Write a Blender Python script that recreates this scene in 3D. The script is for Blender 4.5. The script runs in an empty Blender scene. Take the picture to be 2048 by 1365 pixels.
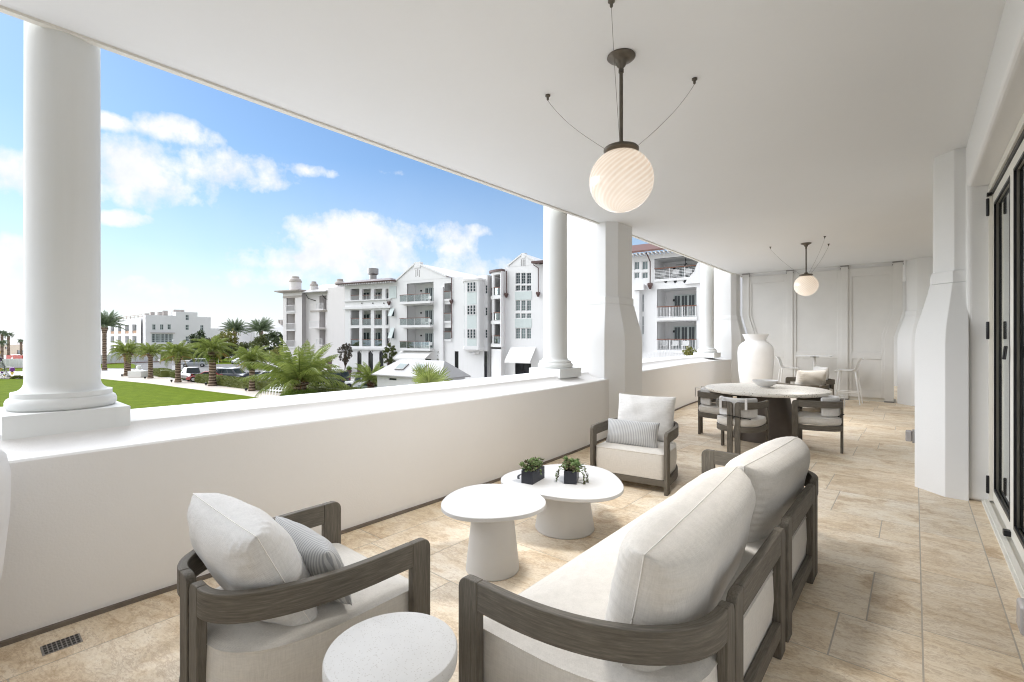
import bpy, bmesh, math, random
from mathutils import Vector, Matrix
random.seed(7)
R = math.radians
S = bpy.context.scene
COL = S.collection
# ------------------------------------------------------------ camera model (metres; terrace floor z=0)
FOC, V0, EYE = 953.0, 679.0, 1.5
YAW = R(40.2)
sA, cA = math.sin(YAW), math.cos(YAW)
GZ = -4.5                                   # street level

def bp(u, v, h):
    "photo point at a known height -> world x, y"
    d = FOC*(EYE-h)/(v-V0); r = (u-1024)/FOC*d
    return (-d*sA+r*cA, d*cA+r*sA)

def at(u, d):
    r = (u-1024)/FOC*d
    return (-d*sA+r*cA, d*cA+r*sA)

def gp(u, v): return bp(u, v, GZ)

# ------------------------------------------------------------ mesh builder
class MB:
    def __init__(s): s.v = []; s.f = []; s.uv = {}
    def add(s, vs, fs, uvs=None):
        o = len(s.v); s.v += [tuple(p) for p in vs]
        for i, f in enumerate(fs):
            if uvs: s.uv[len(s.f)] = uvs[i]
            s.f.append(tuple(o+k for k in f))
        return s
    def box(s, x0, y0, z0, x1, y1, z1, M=None):
        vs = [(x0,y0,z0),(x1,y0,z0),(x1,y1,z0),(x0,y1,z0),(x0,y0,z1),(x1,y0,z1),(x1,y1,z1),(x0,y1,z1)]
        if M: vs = [M @ Vector(p) for p in vs]
        return s.add(vs, [(0,3,2,1),(4,5,6,7),(0,1,5,4),(1,2,6,5),(2,3,7,6),(3,0,4,7)])
    def quad(s, a, b, c, d): return s.add([a,b,c,d], [(0,1,2,3)])
    def ext(s, pts, vec):
        n = len(pts); vec = Vector(vec)
        vs = [Vector(p) for p in pts]; vs += [p+vec for p in vs]
        return s.add(vs, [tuple(range(n))[::-1], tuple(range(n, 2*n))] + [(i, (i+1)%n, (i+1)%n+n, i+n) for i in range(n)])
    def prism(s, poly, z0, z1): return s.ext([(x, y, z0) for x, y in poly], (0,0,z1-z0))
    def loft(s, rings, cap0=True, cap1=True, closed=True):
        n = len(rings[0]); o = len(s.v); vs = [p for r in rings for p in r]; fs = []
        for k in range(len(rings)-1):
            for i in range(n if closed else n-1):
                j = (i+1) % n
                fs.append((k*n+i, k*n+j, (k+1)*n+j, (k+1)*n+i))
        if cap0: fs.append(tuple(range(n))[::-1])
        if cap1: fs.append(tuple((len(rings)-1)*n+i for i in range(n)))
        return s.add(vs, fs)
    def lathe(s, prof, cx=0, cy=0, n=32, cap0=True, cap1=True, M=None):
        rings = []
        for r, z in prof:
            ring = [Vector((cx+r*math.cos(2*math.pi*i/n), cy+r*math.sin(2*math.pi*i/n), z)) for i in range(n)]
            if M: ring = [M @ p for p in ring]
            rings.append(ring)
        return s.loft(rings, cap0, cap1)
    def tube(s, path, r, n=8, cap=True, r1=None):
        P = [Vector(p) for p in path]; rings = []
        up = Vector((0,0,1))
        for i, p in enumerate(P):
            t = (P[min(i+1, len(P)-1)] - P[max(i-1, 0)]).normalized()
            a = t.cross(up)
            if a.length < 1e-3: a = t.cross(Vector((1,0,0)))
            a.normalize(); b = a.cross(t).normalized()
            rr = r if r1 is None else r+(r1-r)*i/(len(P)-1)
            if callable(rr): rr = rr(i/(len(P)-1))
            rings.append([p + a*rr*math.cos(2*math.pi*k/n) + b*rr*math.sin(2*math.pi*k/n) for k in range(n)])
        return s.loft(rings, cap, cap)
    def band(s, path, z0, z1, th, closed=False):
        "rectangular section, centred on a plan path; uv u runs along the length. z0/z1 numbers or functions of fraction"
        n = len(path); P = [Vector((p[0], p[1], 0)) for p in path]; L = [0]
        for i in range(1, n): L.append(L[-1]+(P[i]-P[i-1]).length)
        rings = []
        for i, p in enumerate(P):
            if closed: t = (P[(i+1) % n]-P[i-1]).normalized()
            else: t = (P[min(i+1, n-1)]-P[max(i-1, 0)]).normalized()
            m = Vector((-t.y, t.x, 0))*th/2
            a = z0(L[i]/L[-1]) if callable(z0) else z0
            b = z1(L[i]/L[-1]) if callable(z1) else z1
            rings.append([p-m+Vector((0,0,a)), p+m+Vector((0,0,a)), p+m+Vector((0,0,b)), p-m+Vector((0,0,b))])
        H = (z1(0)-z0(0)) if callable(z1) else z1-z0
        W = [0, th, th+H, 2*th+H, 2*th+2*H]
        vs = [q for r in rings for q in r]; fs = []; uv = []
        for k in range(n if closed else n-1):
            k2 = (k+1) % n
            for i in range(4):
                j = (i+1) % 4
                fs.append((k*4+i, k2*4+i, k2*4+j, k*4+j))
                l2 = L[k2] if k2 else L[-1]+.1
                uv.append([(L[k], W[i]), (l2, W[i]), (l2, W[i+1]), (L[k], W[i+1])])
        if not closed:
            fs += [(0,1,2,3), tuple((n-1)*4+i for i in (3,2,1,0))]
            uv += [[(0,0),(0,th),(.1,th),(.1,0)]]*2
        return s.add(vs, fs, uv)
    def build(s, name, mat=None, parent=None, smooth=False, bevel=0, seg=2, recalc=True, loc=None, rz=0, angle=35):
        me = bpy.data.meshes.new(name)
        me.from_pydata([tuple(p) for p in s.v], [], s.f)
        if s.uv:
            ul = me.uv_layers.new(name='UVMap')
            for pi, p in enumerate(me.polygons):
                c = s.uv.get(pi)
                if c:
                    for k, li in enumerate(p.loop_indices): ul.data[li].uv = c[k]
        if recalc:
            bm = bmesh.new(); bm.from_mesh(me)
            bmesh.ops.recalc_face_normals(bm, faces=bm.faces)
            bm.to_mesh(me); bm.free()
        o = bpy.data.objects.new(name, me); COL.objects.link(o)
        if mat: me.materials.append(mat)
        if smooth:
            me.shade_smooth()
            if smooth != 'full': me.set_sharp_from_angle(angle=R(angle))
        if bevel:
            m = o.modifiers.new('Bevel', 'BEVEL'); m.width = bevel; m.segments = seg; m.limit_method = 'ANGLE'; m.angle_limit = R(28)
            me.shade_smooth(); me.set_sharp_from_angle(angle=R(28))
            m.harden_normals = True
        if parent: o.parent = parent
        if loc: o.location = loc
        if rz: o.rotation_euler.z = rz
        return o

def tag(o, label=None, cat=None, group=None, kind=None):
    if label: o['label'] = label
    if cat: o['category'] = cat
    if group: o['group'] = group
    if kind: o['kind'] = kind
    return o

def thing(name, label, cat, loc=(0,0,0), rz=0, group=None):
    o = bpy.data.objects.new(name, None); COL.objects.link(o)
    o.empty_display_size = .2
    o.location = loc; o.rotation_euler.z = rz
    return tag(o, label, cat, group)

def copy_tree(o, parent=None):
    c = o.copy(); COL.objects.link(c)
    if parent: c.parent = parent
    for ch in list(o.children): copy_tree(ch, c)
    return c

def dup(o, loc, rz, label, group=None, scale=None):
    c = copy_tree(o); c.location = loc; c.rotation_euler.z = rz; c['label'] = label
    if group: c['group'] = group
    if scale: c.scale = scale if hasattr(scale, '__len__') else (scale,)*3
    return c

# ------------------------------------------------------------ materials
class NT:
    def __init__(s, name):
        s.m = bpy.data.materials.new(name); s.m.use_nodes = True
        s.t = s.m.node_tree; s.b = s.t.nodes['Principled BSDF']; s.o = s.t.nodes['Material Output']
    def n(s, typ, **kw):
        nd = s.t.nodes.new(typ)
        for k, v in kw.items():
            if k.startswith('i_'):
                key = k[2:]; key = int(key) if key.isdigit() else key.replace('_', ' ')
                if hasattr(v, 'links') or isinstance(v, bpy.types.NodeSocket): s.t.links.new(v, nd.inputs[key])
                else: nd.inputs[key].default_value = v
            else: setattr(nd, k, v)
        return nd
    def l(s, a, b): s.t.links.new(a, b)
    def ramp(s, fac, stops):
        r = s.n('ShaderNodeValToRGB'); s.l(fac, r.inputs[0]); e = r.color_ramp.elements
        while len(e) < len(stops): e.new(.5)
        for i, (p, c) in enumerate(stops):
            e[i].position = p; e[i].color = (*c, 1) if len(c) == 3 else c
        return r.outputs[0]
    def noise(s, vec, scale, detail=4, rough=.55):
        n = s.n('ShaderNodeTexNoise'); n.inputs['Scale'].default_value = scale; n.inputs['Detail'].default_value = detail
        n.inputs['Roughness'].default_value = rough
        if vec is not None: s.l(vec, n.inputs['Vector'])
        return n.outputs['Fac']
    def coord(s, which='Object', scale=(1,1,1), rot=(0,0,0)):
        c = s.n('ShaderNodeTexCoord'); m = s.n('ShaderNodeMapping')
        m.inputs['Scale'].default_value = scale; m.inputs['Rotation'].default_value = rot
        s.l(c.outputs[which], m.inputs['Vector']); return m.outputs[0]
    def mix(s, fac, a, b, mode='MIX'):
        m = s.n('ShaderNodeMix', data_type='RGBA', blend_type=mode)
        for k, v in ((0, fac), (6, a), (7, b)):
            if isinstance(v, bpy.types.NodeSocket): s.l(v, m.inputs[k])
            else: m.inputs[k].default_value = v if k == 0 else (*v, 1)
        return m.outputs[2]
    def math(s, op, a, b=0, c=None):
        m = s.n('ShaderNodeMath', operation=op)
        for k, v in enumerate((a, b) if c is None else (a, b, c)):
            if isinstance(v, bpy.types.NodeSocket): s.l(v, m.inputs[k])
            else: m.inputs[k].default_value = v
        return m.outputs[0]
    def bump(s, h, strength=.3, dist=.01):
        b = s.n('ShaderNodeBump'); b.inputs['Strength'].default_value = strength; b.inputs['Distance'].default_value = dist
        s.l(h, b.inputs['Height']); s.l(b.outputs[0], s.b.inputs['Normal'])
    def col(s, v):
        if isinstance(v, bpy.types.NodeSocket): s.l(v, s.b.inputs['Base Color'])
        else: s.b.inputs['Base Color'].default_value = (*v, 1)
    def rough(s, v):
        s.b.inputs['Roughness'].default_value = v
        if v > .75: s.b.inputs['Specular IOR Level'].default_value = .15

def plain(name, c, rough=.6, metal=0, var=.06, scale=3, bump=0, bscale=60):
    t = NT(name); co = t.coord()
    n = t.noise(co, scale, 5)
    t.col(t.ramp(n, [(.3, tuple(x*(1-var) for x in c)), (.7, tuple(min(1, x*(1+var)) for x in c))]))
    t.rough(rough); t.b.inputs['Metallic'].default_value = metal
    if bump: t.bump(t.noise(co, bscale, 4), bump, .004)
    return t.m

def mat_stucco(name, c, bump=.25, streak=False):
    t = NT(name); co = t.coord()
    n = t.noise(co, .9, 5); n2 = t.noise(co, 18, 4)
    a = t.ramp(n, [(.3, tuple(x*.965 for x in c)), (.7, c)])
    a = t.mix(.5, a, t.ramp(n2, [(.3, tuple(x*.985 for x in c)), (.7, c)]))
    if streak:
        st = t.noise(t.coord('Object', (3.2, 3.2, .09)), 2.4, 5)
        a = t.mix(t.math('MULTIPLY', t.ramp(st, [(.52, (0,0,0)), (.8, (1,1,1))]), .4), a, tuple(x*.86 for x in c[:2])+(c[2]*.82,))
    t.col(a); t.rough(.75)
    t.bump(t.noise(co, 95, 3), bump, .003)
    return t.m

def mat_wood(name, vert):
    t = NT(name)
    co = t.coord('Object', (1, 1, .07)) if vert else t.coord('UV', (.07, 1, 1))
    g = t.noise(co, 150, 4, .7); g2 = t.noise(co, 38, 4, .6)
    big = t.noise(t.coord('Object'), 5, 3)
    c = t.ramp(g, [(.32, (.035,.029,.021)), (.5, (.100,.086,.066)), (.68, (.21,.187,.152))])
    c2 = t.ramp(g2, [(.32, (.072,.062,.047)), (.68, (.150,.132,.105))])
    c = t.mix(.5, c, c2)
    c = t.mix(t.math('MULTIPLY', big, .35), c, (.11,.098,.082))
    t.col(c); t.rough(.72); t.bump(g, .35, .002)
    return t.m

def mat_fabric(name, c, stripes=False):
    t = NT(name)
    w1 = t.n('ShaderNodeTexWave', wave_type='BANDS', bands_direction='X'); w2 = t.n('ShaderNodeTexWave', wave_type='BANDS', bands_direction='Z')
    w3 = t.n('ShaderNodeTexWave', wave_type='BANDS', bands_direction='Y')
    co = t.coord('Object')
    for w, sc in ((w1, 95), (w2, 95), (w3, 95)):
        w.inputs['Scale'].default_value = sc; w.inputs['Distortion'].default_value = 2.5; w.inputs['Detail'].default_value = 2; w.inputs['Detail Scale'].default_value = 4
        t.l(co, w.inputs['Vector'])
    weave = t.math('ADD', t.math('ADD', w1.outputs['Fac'], w2.outputs['Fac']), w3.outputs['Fac'])
    slub = t.noise(t.coord('Object', (1, 1, .12)), 170, 3, .7); slub2 = t.noise(t.coord('Object', (.12, .12, 1)), 170, 3, .7)
    sl = t.math('ADD', slub, slub2)
    base = t.ramp(t.math('MULTIPLY', sl, .5), [(.36, tuple(x*.84 for x in c)), (.62, c)])
    base = t.mix(t.math('MULTIPLY', t.noise(co, 3.5, 3), .25), base, tuple(x*.93 for x in c))
    if stripes:
        ws = t.n('ShaderNodeTexWave', wave_type='BANDS', bands_direction='X'); ws.inputs['Scale'].default_value = 18; ws.inputs['Distortion'].default_value = .12
        t.l(co, ws.inputs['Vector'])
        base = t.mix(t.ramp(ws.outputs['Fac'], [(.45, (0,0,0)), (.6, (1,1,1))]), (.47,.47,.465), (.30,.305,.31))
    t.col(base); t.rough(.95)
    t.b.inputs['Sheen Weight'].default_value = .25
    t.bump(t.math('ADD', t.math('MULTIPLY', weave, .6), sl), .25, .0016)
    return t.m

def mat_travertine():
    t = NT('travertine_tile')
    geo = t.n('ShaderNodeNewGeometry'); rnd = geo.outputs['Random Per Island']
    tc = t.n('ShaderNodeTexCoord'); mp = t.n('ShaderNodeMapping')
    t.l(tc.outputs['Object'], mp.inputs['Vector'])
    mul = t.n('ShaderNodeCombineXYZ'); t.l(t.math('MULTIPLY', rnd, 37.0), mul.inputs[0]); t.l(t.math('MULTIPLY', rnd, 91.0), mul.inputs[1])
    t.l(mul.outputs[0], mp.inputs['Location'])
    mp.inputs['Rotation'].default_value = (0, 0, R(-6))
    def st(sc):
        m = t.n('ShaderNodeMapping'); m.inputs['Scale'].default_value = sc; t.l(mp.outputs[0], m.inputs['Vector']); return m.outputs[0]
    def warp(vec, amt):
        n = t.n('ShaderNodeTexNoise'); n.inputs['Scale'].default_value = 3; n.inputs['Detail'].default_value = 4; t.l(vec, n.inputs['Vector'])
        a = t.n('ShaderNodeVectorMath', operation='MULTIPLY_ADD'); t.l(n.outputs['Color'], a.inputs[0]); a.inputs[1].default_value = (amt,)*3; t.l(vec, a.inputs[2])
        return a.outputs[0]
    band = t.noise(warp(st((.9, 1.7, 1)), 1.0), 2.4, 9, .66)
    fine = t.noise(st((10, 17, 1)), 4, 6, .78)
    flow = t.noise(warp(mp.outputs[0], .8), 2.8, 7, .65)
    base = t.ramp(band, [(.33, (.48,.33,.19)), (.44, (.73,.60,.44)), (.54, (.86,.77,.65)), (.70, (.93,.88,.80))])
    base2 = t.ramp(flow, [(.37, (.50,.34,.19)), (.46, (.80,.69,.53)), (.56, (.89,.82,.71)), (.74, (.94,.90,.83))])
    fac = t.ramp(t.math('FRACT', t.math('MULTIPLY', rnd, 7.3)), [(.35, (.15,)*3), (.65, (.85,)*3)])
    c = t.mix(fac, base, base2)
    c = t.mix(.34, c, t.ramp(fine, [(.36, (.46,.35,.22)), (.5, (.77,.68,.55)), (.62, (.94,.88,.79))]))
    vein = t.math('ABSOLUTE', t.math('SUBTRACT', t.noise(warp(st((.8, 2.2, 1)), 1.1), 2.3, 8, .7), .5))
    c = t.mix(t.math('MULTIPLY', t.ramp(vein, [(0, (1,)*3), (.028, (0,)*3)]), .42), c, (.38,.24,.13))
    pit = t.noise(st((1, 2.5, 1)), 55, 2); area = t.noise(mp.outputs[0], 1.7, 3)
    dk = t.math('MULTIPLY', t.ramp(pit, [(.62, (0,)*3), (.7, (1,)*3)]), t.ramp(area, [(.5, (0,)*3), (.66, (1,)*3)]))
    c = t.mix(t.math('MULTIPLY', dk, .55), c, (.19,.12,.07))
    c = t.mix(1, c, t.ramp(rnd, [(0, (.85,.82,.77)), (.35, (1.0,.985,.95)), (.7, (.94,.89,.81)), (1, (1.0,.97,.91))]), 'MULTIPLY')
    t.col(c); t.rough(.55)
    t.bump(t.math('ADD', fine, t.math('MULTIPLY', dk, -1.5)), .18, .003)
    return t.m

def mat_speckle(name, c, dark, scale, thr, rough=.5, amt=1.0):
    t = NT(name); co = t.coord()
    v = t.n('ShaderNodeTexVoronoi'); v.inputs['Scale'].default_value = scale; t.l(co, v.inputs['Vector'])
    vv = t.n('ShaderNodeSeparateColor'); t.l(v.outputs['Color'], vv.inputs[0])
    sel = t.math('LESS_THAN', vv.outputs[0], thr); near = t.math('LESS_THAN', v.outputs['Distance'], .33)
    m = t.math('MULTIPLY', t.math('MULTIPLY', sel, near), amt)
    base = t.ramp(t.noise(co, 9, 5), [(.3, tuple(x*.93 for x in c)), (.7, c)])
    t.col(t.mix(m, base, dark)); t.rough(rough)
    t.bump(t.noise(co, 70, 3), .1, .002)
    return t.m

def mat_glass(name, tint=(.55,.6,.6), refl=.25, rough=.03):
    t = NT(name); t.t.nodes.remove(t.b)
    g = t.n('ShaderNodeBsdfGlossy'); g.inputs['Roughness'].default_value = rough; g.inputs['Color'].default_value = (.9,.93,.93,1)
    tr = t.n('ShaderNodeBsdfTransparent'); tr.inputs['Color'].default_value = (*tint, 1)
    f = t.n('ShaderNodeLayerWeight'); f.inputs['Blend'].default_value = .35
    a = t.math('MULTIPLY', f.outputs['Fresnel'], 1.0); a = t.math('ADD', a, refl-.1)
    a = t.math('MINIMUM', t.math('MAXIMUM', a, .03), .9)
    m = t.n('ShaderNodeMixShader'); t.l(a, m.inputs[0]); t.l(tr.outputs[0], m.inputs[1]); t.l(g.outputs[0], m.inputs[2]); t.l(m.outputs[0], t.o.inputs[0])
    return t.m

def mat_leaf(name, c, c2, rough=.55, trans=.25):
    t = NT(name); geo = t.n('ShaderNodeNewGeometry')
    n = t.noise(t.coord(), 1.3, 3)
    a = t.mix(t.math('MULTIPLY', t.math('ADD', geo.outputs['Random Per Island'], n), .55), c, c2)
    t.col(a); t.rough(rough)
    t.b.inputs['Subsurface Weight'].default_value = 0
    tl = t.n('ShaderNodeBsdfTranslucent'); t.l(a, tl.inputs[0])
    m = t.n('ShaderNodeMixShader'); m.inputs[0].default_value = trans; t.l(t.b.outputs[0], m.inputs[1]); t.l(tl.outputs[0], m.inputs[2]); t.l(m.outputs[0], t.o.inputs[0])
    return t.m

def mat_globe():
    t = NT('opal_swirl_glass'); co = t.n('ShaderNodeTexCoord'); sp = t.n('ShaderNodeSeparateXYZ'); t.l(co.outputs['Object'], sp.inputs[0])
    ang = t.math('ARCTAN2', sp.outputs[1], sp.outputs[0])
    el = t.math('ARCTAN2', sp.outputs[2], t.math('SQRT', t.math('ADD', t.math('POWER', sp.outputs[0], 2), t.math('POWER', sp.outputs[1], 2))))
    ph = t.math('ADD', t.math('MULTIPLY', ang, -26), t.math('MULTIPLY', el, 34))
    w = t.math('MULTIPLY_ADD', t.math('SINE', ph), .5, .5)
    w = t.math('POWER', w, 1.6)
    c = t.mix(w, (.78,.56,.38), (1.0,.88,.74))
    low = t.ramp(t.math('MULTIPLY_ADD', sp.outputs[2], 2.2, .5), [(.05, (1,)*3), (.62, (0,)*3)])
    c = t.mix(t.math('MULTIPLY', low, .4), c, (.88,.83,.79))
    t.col((.55,.52,.48)); t.rough(.12)
    t.l(c, t.b.inputs['Emission Color']); t.b.inputs['Emission Strength'].default_value = GLOBE_E
    t.b.inputs['Coat Weight'].default_value = .4
    return t.m
GLOBE_E = .30

M = {}
M['stucco'] = mat_stucco('white_stucco', (.765,.765,.76))
M['stucco_wall'] = mat_stucco('warm_white_stucco', (.765,.755,.745), .3)
M['column'] = mat_stucco('painted_column_white', (.70,.71,.70), .08, streak=True)
M['ceiling'] = mat_stucco('ceiling_plaster', (.76,.77,.775), .12)
M['partition'] = plain('painted_panel_grey', (.70,.69,.665), .45, 0, .03, 2)
M['tile'] = mat_travertine()
M['grout'] = plain('grout', (.50,.45,.39), .9, 0, .1, 20)
M['taupe'] = plain('base_joint_taupe', (.17,.145,.12), .8, 0, .15, 12)
M['wood_v'] = mat_wood('weathered_teak_upright', True)
M['wood_h'] = mat_wood('weathered_teak_band', False)
M['linen'] = mat_fabric('linen_offwhite', (.63,.60,.553))
M['linen_w'] = mat_fabric('linen_white', (.655,.645,.63))
M['stripe'] = mat_fabric('ticking_stripe', (.5,.5,.49), True)
M['piping'] = plain('cushion_piping', (.74,.72,.68), .9)
M['black_tie'] = plain('black_tie', (.02,.02,.02), .8)
M['white_resin'] = plain('white_composite', (.575,.575,.575), .5, 0, .03, 4)
M['white_plastic'] = plain('white_plastic', (.82,.82,.81), .35, 0, .02)
M['terrazzo'] = mat_speckle('cream_terrazzo', (.78,.74,.67), (.22,.17,.13), 46, .34, .4, .8)
M['concrete'] = mat_speckle('speckled_white_concrete', (.60,.595,.585), (.36,.33,.30), 160, .35, .6, .5)
M['brown_base'] = plain('dark_brown_concrete', (.115,.095,.08), .55, 0, .15, 5, .1)
M['bronze'] = plain('aged_bronze', (.13,.115,.095), .42, .8, .15, 20)
M['black'] = plain('black_metal', (.012,.012,.014), .4, .3)
M['planter'] = plain('black_planter', (.014,.016,.024), .45)
M['cream'] = plain('cream_frame_paint', (.72,.70,.64), .4, 0, .02)
M['glass'] = mat_glass('door_glass', (.88,.90,.88), .42)
M['urn'] = plain('chalk_white_clay', (.75,.75,.75), .8, 0, .04, 4, .3, 40)
M['globe'] = mat_globe()
M['soil'] = plain('soil', (.05,.035,.025), .95)
M['leaf_s'] = mat_leaf('succulent_green', (.10,.20,.06), (.30,.38,.17))
M['leaf_d'] = mat_leaf('dark_succulent', (.06,.10,.03), (.20,.15,.09))
M['metal'] = plain('grey_metal', (.30,.29,.28), .4, .6)
M['steel_dark'] = plain('drain_slots', (.03,.03,.03), .6)
M['clear_cover'] = plain('smoky_cover', (.36,.34,.33), .25, .1)

# ============================================================ TERRACE
CE = 3.33
def make_floor():
    m = MB(); rng = random.Random(3); g = .0036
    def strip(x0, x1, ys):
        y = -4.2
        while y < 19.5:
            L = rng.choice(ys); m.box(x0+g, y+g, -.015, x1-g, y+L-g, 0.0); y += L
    y = -4.2; k = 0
    while y < 19.5:
        h = (.69, .69, .46, .69, .69, .46)[k % 6]; k += 1
        if abs(y-2.86) < .02: pass
        x = -3.06 - rng.uniform(0, .5)
        while x < .03:
            L = rng.choice((.61, .92, .92, 1.15)); x1 = min(x+L, .03)
            if .03-x1 < .22: x1 = .03
            a = max(x, -3.06)
            if x1-a > .04: m.box(a+g, y+g, -.015, x1-g, y+h-g, 0.0)
            x = x1
            if x1 >= .03: break
        y += h
    strip(-3.46, -3.06, (1.2, .9, 1.5)); strip(-4.3, -3.46, (1.0, 1.3))
    strip(.03, .38, (.83, .83, 1.1)); strip(.38, .75, (.83, 1.0))
    o = m.build('terrace_floor', M['tile'], recalc=False); tag(o, kind='structure')
    g2 = MB(); g2.box(-4.2, -4.2, -.4, 6, 19.8, -.0012); o2 = g2.build('terrace_slab', M['grout']); tag(o2, kind='structure')
make_floor()

c = MB()
ce_edge = [(-3.86,-4.4), (-3.86,2), (-3.84,5), (-3.81,7.5), (-3.84,10), (-3.88,12.6), (-3.9,19.8)]
c.prism(ce_edge + [(7,19.8), (7,-4.4)], CE, CE+.55)
o = c.build('ceiling', M['ceiling']); tag(o, kind='structure')
m = MB(); m.band([(x+.012, y) for x, y in ce_edge], CE-.016, CE+.5, .05)
tag(m.build('ceiling_edge_trim', M['cream']), 'thin cream drip edge strip along the open side of the ceiling', 'trim')

# parapet -------------------------------------------------
def parapet(path, name, label, dz=0):
    # path = inner face points (plan); outward = -x side
    prof = [(0, -.3), (0, .865), (-.003, .885), (-.014, .896), (-.06, .899), (-.13, .903), (-.20, .912), (-.26, .927), (-.305, .948), (-.332, .970), (-.340, .985), (-.348, .989), (-1.03, .982), (-1.03, .88), (-.99, .86), (-.99, -2.2), (0, -2.2)]
    prof = [(a, z+(dz if z > 0 else 0)) for a, z in prof]
    P = [Vector((x, y, 0)) for x, y in path]; rings = []
    for i, p in enumerate(P):
        t = (P[min(i+1, len(P)-1)]-P[max(i-1, 0)]).normalized(); nrm = Vector((t.y, -t.x, 0))   # towards +x
        rings.append([p+nrm*a+Vector((0,0,z)) for a, z in prof])
    root = thing(name, label, 'parapet', (0,0,0))
    mm = MB(); mm.loft(rings); mm.build('wall', M['stucco_wall'], root, smooth=True, angle=30)
    b = MB(); b.band([(p.x+.008, p.y) for p in P], .0005, .022, .03); b.build('base_joint', M['taupe'], root)
    return root
def smooth_path(pts, n=8):
    P = [Vector((x, y, 0)) for x, y in pts]; out = []
    for i in range(len(P)-1):
        a = P[max(i-1, 0)]; b = P[i]; c_ = P[i+1]; d = P[min(i+2, len(P)-1)]
        for k in range(n):
            t = k/n
            q = .5*((2*b)+(c_-a)*t+(2*a-5*b+4*c_-d)*t*t+(3*b-a-3*c_+d)*t**3); out.append((q.x, q.y))
    out.append((P[-1].x, P[-1].y)); return out
parapet(smooth_path([(-3.42,-4.2),(-3.42,0),(-3.385,2),(-3.385,3.8),(-3.45,5.3),(-3.56,6.5)]), 'parapet_wall', 'long white stucco balcony parapet with coved cap beside the sofa group')
parapet(smooth_path([(-3.58,7.4),(-3.78,9.2),(-3.96,11.0),(-4.0,12.6),(-3.84,14.3)]), 'parapet_wall', 'curved far parapet between the flared pier and the big white urn', .05)
parapet([(-3.7,14.6),(-3.7,19.8)], 'parapet_wall', 'parapet beyond the grey folding partition')

# columns -------------------------------------------------
def column(cx, cy, zb, label, rz=0, sz=1.0):
    root = thing('column', label, 'column', (cx, cy, zb), rz, 'round columns on the parapet')
    m = MB(); h = .275*sz; m.box(-h, -h, -.03, h, h, .1); m.build('plinth', M['column'], root, bevel=.004)
    r = .174*sz
    prof = [(r*1.38,.1),(r*1.42,.108),(r*1.46,.125),(r*1.46,.145),(r*1.42,.162),(r*1.36,.17),(r*1.33,.172),(r*1.33,.196)]
    for k in range(7):
        a = k/6*math.pi/2; prof.append((r*1.0+r*.33*(1-math.sin(a)), .196+.005+.06*(1-math.cos(a))))
    m = MB(); m.lathe(prof, n=64, cap1=False); m.build('base', M['column'], root, smooth=True, angle=50)
    pr = [(r, .255)]; H = CE-zb+1.6
    for k in range(9): pr.append((r*(1-.03*(k/8)**2), .26+(H-.26)*k/8))
    m = MB(); m.lathe(pr, n=64); m.build('shaft', M['column'], root, smooth=True, angle=50)
    return root
column(-4.01, .46, .985, 'large round white column nearest the camera at left of the photo')
column(-4.02, 5.74, .985, 'middle round white column just left of the tall flared pier')
column(-4.30, 13.28, 1.04, 'far slim-looking white column beside the far pier and urn')

# piers ---------------------------------------------------
def offset(poly, d):
    P = [Vector((x, y)) for x, y in poly]; n = len(P); out = []
    area = sum(P[i].x*P[(i+1) % n].y-P[(i+1) % n].x*P[i].y for i in range(n))
    sg = 1 if area > 0 else -1
    for i in range(n):
        e1 = (P[i]-P[i-1]).normalized(); e2 = (P[(i+1) % n]-P[i]).normalized()
        n1 = Vector((-e1.y, e1.x))*sg; n2 = Vector((-e2.y, e2.x))*sg
        b = (n1+n2); L = b.length
        if L < 1e-6: b = n1
        else: b = b/L; b = b/max(.35, b.dot(n1))
        out.append((P[i].x+b.x*d, P[i].y+b.y*d))
    return out
PPROF = [(-.3,0),(1.45,0),(1.55,.006),(1.64,.02),(1.85,.075),(2.0,.112),(2.045,.118)]
PBELT = [(2.045,.135),(2.05,.128),(2.15,.128),(2.165,.135)]
PTOP = [(2.165,.15),(CE+.02,.15)]
def pier(plan, label, mat='stucco', top=CE+.02, k=1.0):
    root = thing('pier', label, 'pier', (0,0,0))
    xm_ = [p[0] for p in plan]; ext0, ext1 = (max(xm_), None) if max(xm_) > .3 else (min(xm_), None)
    for nm, prof in (('lower_shaft', PPROF), ('belt', PBELT), ('upper_shaft', PTOP)):
        rings = []
        for z, i in prof:
            z = top if z == CE+.02 else z
            rings.append([((x if abs(p0[0]) < 90 and p0[0] not in (ext0, ext1) else p0[0]), y, z) for (x, y), p0 in zip(offset(plan, i*k), plan)])
        m = MB(); m.loft(rings); o = m.build(nm, M[mat], root, bevel=.006, seg=2)
    return root
pier([(-4.45,6.45),(-3.61,6.45),(-3.38,6.68),(-3.38,7.28),(-3.61,7.52),(-4.45,7.52)], 'tall flared white pier between the middle column and the second bay', top=CE+1.9)
pier([(-4.62,13.95),(-3.86,13.95),(-3.66,14.15),(-3.66,14.7),(-3.9,14.95),(-4.62,14.95)], 'far left flared pier behind the white urn and column', top=CE+1.9)
pier([(.385,6.105),(.22,6.12),(.0,6.36),(.0,6.95),(.22,7.2),(.385,7.2)], 'flared white pier on the right next to the folding glass door')
pier([(.60,13.9),(.12,13.92),(-.055,14.0),(-.31,14.35),(-.31,14.9),(-.06,15.2),(.60,15.2)], 'far right flared pier beside the end of the grey partition')

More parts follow.
